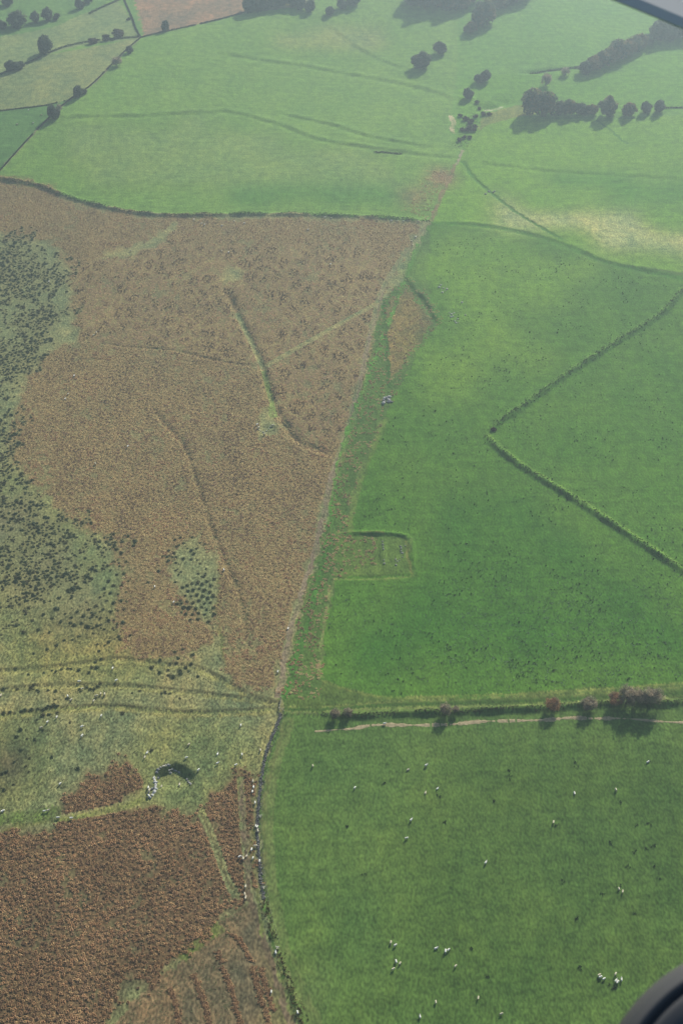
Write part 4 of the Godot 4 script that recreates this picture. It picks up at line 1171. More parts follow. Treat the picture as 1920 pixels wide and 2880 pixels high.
	for i in 2600:
		var q := Vector2(100 + rng.randfn() * 45, -450 + rng.randfn() * 26)
		if not Geometry2D.is_point_in_polygon(q, field): continue
		spots.append(spot(q.x, q.y, rng.randf_range(.4, 1.0), rng.randf_range(.4, .7)))
		tones.append(Color(.21, .28, .19) * rng.randf_range(.7, 1.3))
	scatter("thistles", tuft_mesh(142, 7), M.leaves, spots, tones, "pale grey green thistles low in the right-hand pasture", "thistles")
	spots = []
	tones = []
	for q in pairs([100.4, -318.2, 94.1, -315.1, 104.3, -306.4, 80.2, -320.9, 38.8, -347.5, 81.1, -346.9, 116.0, -346.7, 111.3, -346.3, 113.2, -335.3, 108.6, -333.9, 100.2, -338.1, 116.2, -336.3, 115.7, -322.3, 83.7, -304.7, 45.0, -291.6, 81.6, -283.9, 91.6, -276.7, 92.7, -276.7, 49.8, -279.7, 8.6, -322.7, 2.6, -345.0, 65.5, -370.3, 92.3, -376.9, 66.1, -373.6, 107.2, -357.6, 58.6, -358.1, 114.5, -326.8, 38.0, -360.3, 16.3, -366.8, 105.0, -327.3]):
		for m in 4:
			spots.append(spot(q.x + rng.randfn() * .5, q.y + rng.randfn() * .5, rng.randf_range(.6, 1.1), .9))
			tones.append(Color(.075, .12, .05) * rng.randf_range(.7, 1.3))
	scatter("nettle_clumps", tuft, M.leaves, spots, tones, "small rough clumps dotted over the near pasture", "weeds")
	# rough grass on the heath and along the walls
	spots = []
	tones = []
	rng.seed = 161
	for i in 52000:
		var q := Vector2(rng.randf_range(-170, 20), rng.randf_range(-470, -235))
		if not in_reach(q.x, q.y, 5.0) or map_at(bracken_map, q.x, q.y) > 90: continue
		var heath := q.x < -30.0 - (q.y + 370.0) * .06
		if not heath: continue
		spots.append(spot(q.x, q.y, rng.randf_range(.3, .7), rng.randf_range(.4, .7), -.02))
		tones.append([Color(.23, .235, .11), Color(.19, .21, .09), Color(.27, .255, .13)][rng.randi() % 3] * rng.randf_range(.8, 1.2))
	scatter("heath_grass", tuft, M.leaves, spots, tones, "tussocky pale grass between the gorse and the sunken tracks", "grass")

func ordinal(i: int) -> String:
	var small := ["first", "second", "third", "fourth", "fifth", "sixth", "seventh", "eighth", "ninth", "tenth", "eleventh", "twelfth", "thirteenth", "fourteenth", "fifteenth", "sixteenth", "seventeenth", "eighteenth", "nineteenth"]
	var tens := ["", "", "twenty", "thirty", "forty", "fifty", "sixty"]
	var whole := ["", "", "twentieth", "thirtieth", "fortieth", "fiftieth", "sixtieth"]
	i += 1
	if i < 20: return small[i - 1]
	return whole[i / 10] if i % 10 == 0 else tens[i / 10] + "-" + small[i % 10 - 1]

func plant_trees():
	var dark := [Color(.12, .15, .095), Color(.14, .155, .10), Color(.15, .14, .095), Color(.11, .13, .09)]
	var gold := [Color(.20, .19, .09), Color(.25, .19, .10), Color(.17, .175, .095), Color(.27, .19, .10)]
	var bare := [Color(0.341, 0.283, 0.215), Color(0.293, 0.258, 0.204), Color(0.415, 0.334, 0.240), Color(0.269, 0.283, 0.169)]
	var red := [Color(0.374, 0.232, 0.148), Color(0.444, 0.244, 0.136), Color(0.305, 0.218, 0.148)]
	var protos := {
		"dark": proto_tree("broadleaf_tree", crown_mesh(48, 50, 1.75, .12, dark, .8, 201), trunk_mesh(1.2, 202), -.1),
		"full": proto_tree("broadleaf_tree", crown_mesh(54, 50, 1.9, .12, dark + gold.slice(0, 2), .8, 203), trunk_mesh(1.3, 204), -.12),
		"gold": proto_tree("autumn_tree", crown_mesh(48, 50, 1.7, .12, gold, .8, 205), trunk_mesh(1.2, 206), -.1),
		"bare": proto_tree("hawthorn_tree", crown_mesh(56, 70, 1.5, .10, bare, .22, 207), trunk_mesh(1.5, 208, 8), .12),
		"red": proto_tree("hawthorn_tree", crown_mesh(50, 70, 1.5, .10, red, .24, 209), trunk_mesh(1.5, 210, 8), .1),
		"shrub": proto_tree("shrub", crown_mesh(16, 36, 1.3, .16, [Color(.09, .06, .045), Color(.11, .07, .05), Color(.07, .06, .04)], .7, 211), trunk_mesh(.8, 212), .0),
	}
	rng.seed = 221
	for t in [
		["bare", -2.9, -402.5, 5.3, 0.90, "pale bare hawthorn, leftmost of the hedgerow trees", "trees along the near hedgerow"],
		["bare", 2.7, -402.8, 4.6, 0.95, "thin bare hawthorn just right of the leftmost hedgerow tree", "trees along the near hedgerow"],
		["bare", 42.8, -404.3, 6.4, 1.00, "grey bare tree halfway along the hedgerow, casting a long shadow", "trees along the near hedgerow"],
		["bare", 46.6, -405.0, 3.2, 1.10, "slender bare tree leaning beside the grey tree halfway along the hedgerow", "trees along the near hedgerow"],
		["red", 86.8, -406.4, 5.7, 1.00, "small round reddish hawthorn standing alone in the hedgerow", "trees along the near hedgerow"],
		["bare", 101.2, -406.9, 6.1, 1.00, "round grey hawthorn between the reddish one and the big clump", "trees along the near hedgerow"],
		["red", 112.9, -408.8, 6.5, 0.95, "reddish tree at the left end of the big hedgerow clump", "trees along the near hedgerow"],
		["bare", 117.2, -408.7, 8.3, 1.15, "tall purple grey tree in the left half of the big hedgerow clump", "trees along the near hedgerow"],
		["bare", 122.2, -408.9, 7.5, 1.15, "pale greenish bare tree in the middle of the big hedgerow clump", "trees along the near hedgerow"],
		["bare", 127.0, -408.5, 9.0, 1.05, "wide grey tree at the right end of the big hedgerow clump", "trees along the near hedgerow"],
		["full", 146.3, -1038.4, 16.5, 1.15, "tall dark tree at the left end of the far right hedgerow", "trees in the far right hedgerow"],
		["full", 156.2, -1037.2, 16.5, 1.05, "broad dark tree, second from the left of the far right hedgerow", "trees in the far right hedgerow"],
		["dark", 166.6, -1040.7, 11.3, 1.00, "narrow tree, third from the left of the far right hedgerow", "trees in the far right hedgerow"],
		["full", 174.5, -1039.0, 11.9, 0.95, "dark tree, fourth from the left of the far right hedgerow", "trees in the far right hedgerow"],
		["dark", 183.7, -1038.6, 11.3, 0.95, "dark tree, fifth from the left of the far right hedgerow", "trees in the far right hedgerow"],
		["gold", 191.7, -1038.0, 9.9, 1.00, "olive tree, sixth from the left of the far right hedgerow", "trees in the far right hedgerow"],
		["full", 202.7, -1034.2, 13.9, 1.00, "round tree left of the first gap of the far right hedgerow", "trees in the far right hedgerow"],
		["gold", 218.6, -1032.3, 12.6, 1.00, "round olive tree standing between the two gaps of the far right hedgerow", "trees in the far right hedgerow"],
		["dark", 232.1, -1034.6, 9.0, 1.20, "upright tree, left of the pair at the right end of the far right hedgerow", "trees in the far right hedgerow"],
		["dark", 241.8, -1033.9, 9.0, 1.15, "upright tree, right of the pair at the right end of the far right hedgerow", "trees in the far right hedgerow"],
		["dark", 197.1, -1118.8, 12.0, 1.00, "dark tree, first from the lower left in the long climbing belt", "trees in the long belt climbing to the upper right"],
		["gold", 205.2, -1126.1, 12.7, 1.00, "brown tree, second from the lower left in the long climbing belt", "trees in the long belt climbing to the upper right"],
		["full", 213.4, -1133.6, 13.5, 1.00, "dark tree, third from the lower left in the long climbing belt", "trees in the long belt climbing to the upper right"],
		["gold", 222.0, -1143.1, 13.6, 1.00, "brown tree, fourth from the lower left in the long climbing belt", "trees in the long belt climbing to the upper right"],
		["full", 229.6, -1150.9, 15.1, 1.00, "dark tree, fifth from the lower left in the long climbing belt", "trees in the long belt climbing to the upper right"],
		["gold", 237.4, -1158.9, 15.2, 1.00, "brown tree, sixth from the lower left in the long climbing belt", "trees in the long belt climbing to the upper right"],
		["full", 244.5, -1167.1, 14.5, 1.00, "dark tree, seventh from the lower left in the long climbing belt", "trees in the long belt climbing to the upper right"],
		["gold", 251.1, -1175.4, 13.2, 1.00, "brown tree, eighth from the lower left in the long climbing belt", "trees in the long belt climbing to the upper right"],
		["dark", 258.4, -1183.9, 10.3, 1.00, "dark tree, ninth from the lower left in the long climbing belt", "trees in the long belt climbing to the upper right"],
		["dark", 270.7, -1194.8, 17.8, 1.10, "dark shaded tree, first in the corner wood below the pale strut", "dark trees in the upper right corner wood"],
		["dark", 279.6, -1196.9, 18.5, 1.10, "dark shaded tree, second in the corner wood below the pale strut", "dark trees in the upper right corner wood"],
		["dark", 290.1, -1203.1, 20.1, 1.10, "dark shaded tree, third in the corner wood below the pale strut", "dark trees in the upper right corner wood"],
		["dark", 281.5, -1217.0, 16.5, 1.10, "dark shaded tree, fourth in the corner wood below the pale strut", "dark trees in the upper right corner wood"],
		["dark", 300.6, -1209.3, 20.2, 1.10, "dark shaded tree, fifth in the corner wood below the pale strut", "dark trees in the upper right corner wood"],
		["dark", 65.7, -1133.7, 15.6, 1.05, "large dark round tree in the upper middle pasture", ""],
		["dark", 82.4, -1164.9, 11.6, 0.95, "smaller dark tree right behind the large round one", ""],
		["dark", 109.2, -1096.7, 9.0, 0.90, "left half of the lone dark pair above the stream head", ""],
		["dark", 115.1, -1100.3, 9.7, 1.05, "right half of the lone dark pair above the stream head", ""],
		["dark", 98.6, -1064.8, 10.2, 1.00, "dark bush tree on the left bank of the stream head", ""],
		["bare", 162.5, -1093.6, 11.0, 1.00, "grey bare tree above the far right hedgerow", ""],
		["bare", 181.1, -1114.8, 8.4, 0.95, "thin bare tree at the foot of the long belt", ""],
		["dark", 63.4, -1284.9, 19.6, 1.05, "dark tree, first from the left edge of the top centre wood", "trees in the wood at the top centre"],
		["full", 74.9, -1278.0, 21.5, 1.05, "dark tree, second from the left edge of the top centre wood", "trees in the wood at the top centre"],
		["gold", 86.7, -1279.4, 19.5, 1.05, "golden tree, third from the left edge of the top centre wood", "trees in the wood at the top centre"],
		["full", 98.0, -1271.2, 21.4, 1.05, "dark tree, fourth from the left edge of the top centre wood", "trees in the wood at the top centre"],
		["gold", 107.8, -1272.2, 17.5, 1.05, "golden tree, fifth from the left edge of the top centre wood", "trees in the wood at the top centre"],
		["dark", 89.8, -1299.7, 21.8, 1.05, "dark tree, sixth from the left edge of the top centre wood", "trees in the wood at the top centre"],
		["gold", 103.5, -1296.3, 19.8, 1.05, "golden tree, seventh from the left edge of the top centre wood", "trees in the wood at the top centre"],
		["full", 116.9, -1290.0, 19.7, 1.05, "dark tree, eighth from the left edge of the top centre wood", "trees in the wood at the top centre"],
		["dark", 70.1, -1304.5, 19.9, 1.05, "dark tree, ninth from the left edge of the top centre wood", "trees in the wood at the top centre"],
		["gold", 140.6, -1269.5, 17.6, 1.05, "golden tree on the right arm of the top centre wood", "trees in the wood at the top centre"],
		["dark", 151.4, -1280.3, 19.6, 1.05, "dark tree on the right arm of the top centre wood", "trees in the wood at the top centre"],
		["full", 164.5, -1293.9, 19.8, 1.05, "leafy tree on the right arm of the top centre wood", "trees in the wood at the top centre"],
		["full", 124.8, -1232.3, 19.8, 1.15, "tall grey green tree at the tip of the top centre wood", ""],
		["full", 118.9, -1224.3, 15.1, 1.00, "grey green tree tucked below the tall one at the wood's tip", ""],
		["gold", 110.7, -1210.4, 12.0, 0.95, "round golden tree in front of the top centre wood", ""],
		["dark", -80.4, -1252.2, 17.1, 1.00, "bluish dark tree, first from the left in the far wood by the ploughed field", "trees in the wood at the top left of centre"],
		["dark", -71.8, -1257.6, 15.6, 1.00, "bluish dark tree, second from the left in the far wood by the ploughed field", "trees in the wood at the top left of centre"],
		["dark", -61.7, -1265.4, 14.8, 1.00, "bluish dark tree, third from the left in the far wood by the ploughed field", "trees in the wood at the top left of centre"],
		["dark", -52.2, -1270.9, 14.1, 1.00, "bluish dark tree, fourth from the left in the far wood by the ploughed field", "trees in the wood at the top left of centre"],
		["dark", -43.6, -1270.0, 12.5, 1.00, "bluish dark tree, fifth from the left in the far wood by the ploughed field", "trees in the wood at the top left of centre"],
		["dark", -36.5, -1265.0, 10.9, 1.00, "bluish dark tree, sixth from the left in the far wood by the ploughed field", "trees in the wood at the top left of centre"],
		["dark", -27.9, -1260.5, 10.9, 1.05, "round dark tree at the right end of the far wood by the ploughed field", ""],
		["dark", -10.4, -1255.8, 9.3, 1.00, "lone round tree between the two far woods", ""],
		["dark", 0.4, -1271.3, 11.7, 0.95, "dark far tree at the top edge right of the lone round one", ""],
		["dark", 11.0, -1282.8, 12.6, 0.95, "dark far tree at the top edge, rightmost of its group", ""],
		["dark", -244.9, -1152.3, 15.0, 1.30, "large lone round tree in the pale fields of the top left", ""],
		["dark", -265.6, -1111.1, 9.8, 1.00, "left tree of the clump on the left edge", ""],
		["dark", -261.6, -1112.3, 9.1, 0.90, "middle tree of the clump on the left edge", ""],
		["dark", -258.1, -1115.9, 6.3, 1.20, "right tree of the clump on the left edge", ""],
		["bare", -180.5, -1111.9, 10.5, 0.90, "spreading tree leaning left on the pinkish hedge", ""],
		["dark", -173.7, -1141.9, 6.4, 1.00, "small tree near the top of the pinkish hedge", ""],
		["dark", -201.4, -1044.8, 7.9, 1.20, "round tree halfway down the pinkish hedge", ""],
		["dark", -198.0, -1051.0, 5.3, 0.90, "small bush beside the round tree on the pinkish hedge", ""],
		["dark", -213.7, -1004.6, 9.5, 1.20, "dark tree low on the pinkish hedge", ""],
		["bare", -211.3, -1018.5, 4.5, 1.40, "thin upright tree low on the pinkish hedge", ""],
		["dark", -150.1, -1198.9, 8.2, 1.20, "small upright tree on the hedge below the ploughed field", ""],
		["shrub", -209.0, -1172.6, 10.9, 0.60, "low bush clump in the clipped hedge, the left one", ""],
		["shrub", -197.7, -1178.9, 8.8, 0.80, "bush in the clipped hedge, the middle one", ""],
		["shrub", -189.6, -1187.3, 12.6, 0.80, "long bush in the clipped hedge, the right one", ""],
		["shrub", -185.9, -1237.2, 4.6, 0.80, "tiny bush in the green lane left of the ploughed field", ""],
		["dark", -294.1, -1219.2, 10.5, 0.90, "bluish tree at the far left end of the top left hedge", ""],
		["dark", -282.4, -1227.1, 16.6, 0.90, "broad bluish tree clump in the top left hedge", ""],
		["dark", -268.7, -1239.7, 9.1, 1.10, "bluish upright tree in the top left hedge, left of the bigger one", ""],
		["dark", -258.9, -1245.1, 9.9, 1.20, "bluish upright tree in the top left hedge, the bigger one", ""],
		["shrub", -250.9, -1247.9, 9.2, 0.80, "bluish bush right of the upright trees in the top left hedge", ""],
		["dark", -235.4, -1278.0, 8.6, 1.10, "bluish tree on the dark hedge at the top edge", ""],
		["dark", -230.5, -1295.9, 8.7, 1.00, "bluish tree cut by the top edge on the dark hedge", ""],
		["dark", -300.1, -1278.3, 10.2, 0.90, "bluish tree nearest the top left corner", ""],
		["shrub", 86.1, -982.9, 5.1, 0.80, "purple brown shrub in the stream gully, first from the left", "brown shrubs in the stream gully"],
		["shrub", 90.1, -1028.5, 4.6, 0.80, "purple brown shrub in the stream gully, second from the left", "brown shrubs in the stream gully"],
		["shrub", 89.7, -1002.3, 4.5, 0.80, "purple brown shrub in the stream gully, third from the left", "brown shrubs in the stream gully"],
		["shrub", 90.6, -988.1, 5.1, 0.80, "purple brown shrub in the stream gully, fourth from the left", "brown shrubs in the stream gully"],
		["shrub", 93.6, -1022.3, 5.9, 0.80, "purple brown shrub in the stream gully, fifth from the left", "brown shrubs in the stream gully"],
		["shrub", 94.6, -1002.9, 6.5, 0.80, "purple brown shrub in the stream gully, sixth from the left", "brown shrubs in the stream gully"],
		["shrub", 94.5, -988.6, 4.5, 0.80, "purple brown shrub in the stream gully, seventh from the left", "brown shrubs in the stream gully"],
		["shrub", 97.8, -1016.1, 6.5, 0.80, "purple brown shrub in the stream gully, eighth from the left", "brown shrubs in the stream gully"],
		["shrub", 98.4, -1001.7, 5.2, 0.80, "purple brown shrub in the stream gully, ninth from the left", "brown shrubs in the stream gully"],
		["shrub", 100.0, -1009.9, 4.5, 0.80, "purple brown shrub in the stream gully, tenth from the left", "brown shrubs in the stream gully"],
		["shrub", 102.0, -1028.0, 5.3, 0.80, "purple brown shrub in the stream gully, eleventh from the left", "brown shrubs in the stream gully"],
		["shrub", 104.8, -1056.6, 4.0, 0.80, "purple brown shrub in the stream gully, twelfth from the left", "brown shrubs in the stream gully"],
		["shrub", 106.2, -1048.3, 4.0, 0.80, "purple brown shrub in the stream gully, thirteenth from the left", "brown shrubs in the stream gully"],
		["shrub", 107.8, -1033.5, 5.3, 0.80, "purple brown shrub in the stream gully, fourteenth from the left", "brown shrubs in the stream gully"],
		["shrub", 112.5, -1034.0, 4.6, 0.80, "purple brown shrub in the stream gully, fifteenth from the left", "brown shrubs in the stream gully"],
		["shrub", 79.1, -605.2, 3.9, 0.70, "grey twiggy bush at the corner where the two banks meet", ""],
	]:
		var s: float = t[3] * 0.53
		var o := copy_of(protos[t[0]], on(t[1], t[2], -.1), rng.randf() * TAU, Vector3(s * rng.randf_range(.82, 1.22), s * t[4] * rng.randf_range(.9, 1.12), s * rng.randf_range(.82, 1.22)))
		tag(o, t[5], "shrub" if t[0] == "shrub" else "tree", t[6])
	for k in protos: protos[k].free()

# ------------------------------------------------------------------ sheep
func smin(a: float, b: float, k: float) -> float:
	var h := clampf(.5 + .5 * (b - a) / k, 0, 1)
	return lerpf(b, a, h) - k * h * (1 - h)

func cone(p: Vector3, a: Vector3, b: Vector3, ra: float, rb: float) -> float:
	var d := b - a
	var t := clampf((p - a).dot(d) / d.length_squared(), 0, 1)
	return (p - a - d * t).length() - lerpf(ra, rb, t)

func sheep_field(p: Vector3, pose: int) -> float:
	var lie := pose == 2
	var y := -.3 if lie else 0.0
	var d := cone(p, Vector3(-.36, .62 + y, 0), Vector3(.3, .62 + y, 0), .25, .235)
	d = smin(d, cone(p, Vector3(-.3, .53 + y, 0), Vector3(.22, .54 + y, 0), .22, .2), .08)
	var neck := Vector3(.56, .36, 0) if pose == 0 else Vector3(.55, .88 + y, 0)
	var nose := Vector3(.74, .13, 0) if pose == 0 else Vector3(.78, .82 + y, 0)
	d = smin(d, cone(p, Vector3(.3, .66 + y, 0), neck, .17, .1), .08)
	d = smin(d, cone(p, neck, nose, .085, .05), .03)
	for s in [-1.0, 1.0]:
		d = minf(d, cone(p, neck + Vector3(-.02, .04, .05 * s), neck + Vector3(-.06, .06, .16 * s), .03, .018))
		if not lie:
			d = smin(d, cone(p, Vector3(.24, .45, .12 * s), Vector3(.26, .03, .12 * s), .07, .038), .03)
			d = smin(d, cone(p, Vector3(-.36, .48, .12 * s), Vector3(-.42, .27, .13 * s), .085, .045), .03)
			d = smin(d, cone(p, Vector3(-.42, .27, .13 * s), Vector3(-.36, .03, .13 * s), .045, .038), .03)
		else:
			d = smin(d, cone(p, Vector3(.2, .1, .2 * s), Vector3(.42, .06, .18 * s), .07, .04), .04)
	d = smin(d, cone(p, Vector3(-.58, .66 + y, 0), Vector3(-.64, .4 + y, 0), .05, .035), .04)
	return d

func sheep_mesh(pose: int) -> ArrayMesh:
	# surface nets over the body's distance field
	var h := .042
	var lo := Vector3(-.75, -.06, -.36)
	var nx := 41
	var ny := 28
	var nz := 18
	var f := PackedFloat32Array()
	f.resize(nx * ny * nz)
	for k in nz:
		for j in ny:
			for i in nx: f[(k * ny + j) * nx + i] = sheep_field(lo + Vector3(i, j, k) * h, pose)
	var at := PackedInt32Array()
	at.resize(nx * ny * nz)
	at.fill(-1)
	var v := PackedVector3Array()
	var c := PackedColorArray()
	var idx := PackedInt32Array()
	var step := [1, nx, nx * ny]
	for k in nz - 1:
		for j in ny - 1:
			for i in nx - 1:
				var b := (k * ny + j) * nx + i
				var sum := Vector3.ZERO
				var n := 0
				for e in 3:
					for m in 4:
						var u: int = (e + 1) % 3
						var w: int = (e + 2) % 3
						var s: int = b + (step[u] if m & 1 else 0) + (step[w] if m & 2 else 0)
						var f0 := f[s]
						var f1 := f[s + step[e]]
						if (f0 < 0) == (f1 < 0): continue
						var q := Vector3.ZERO
						q[e] = f0 / (f0 - f1)
						if m & 1: q[u] = 1
						if m & 2: q[w] = 1
						sum += q
						n += 1
				if n:
					at[b] = v.size()
					var p := lo + (Vector3(i, j, k) + sum / n) * h
					v.append(p)
					var skin := (p.y < .3 and pose != 2) or p.x > .5
					c.append(Color(.5, .44, .36) if skin else Color(.82, .79, .70))
	for k in range(1, nz - 1):
		for j in range(1, ny - 1):
			for i in range(1, nx - 1):
				var b := (k * ny + j) * nx + i
				for e in 3:
					if (f[b] < 0) == (f[b + step[e]] < 0): continue
					var u: int = step[(e + 1) % 3]
					var w: int = step[(e + 2) % 3]
					var q := [at[b], at[b - u], at[b - u - w], at[b - w]]
					if q.has(-1): continue
					if f[b] < 0: q = [q[0], q[3], q[2], q[1]]
					for t in [0, 2, 1, 0, 3, 2]: idx.append(q[t])
	return mesh_of(v, c, PackedVector3Array(), idx)

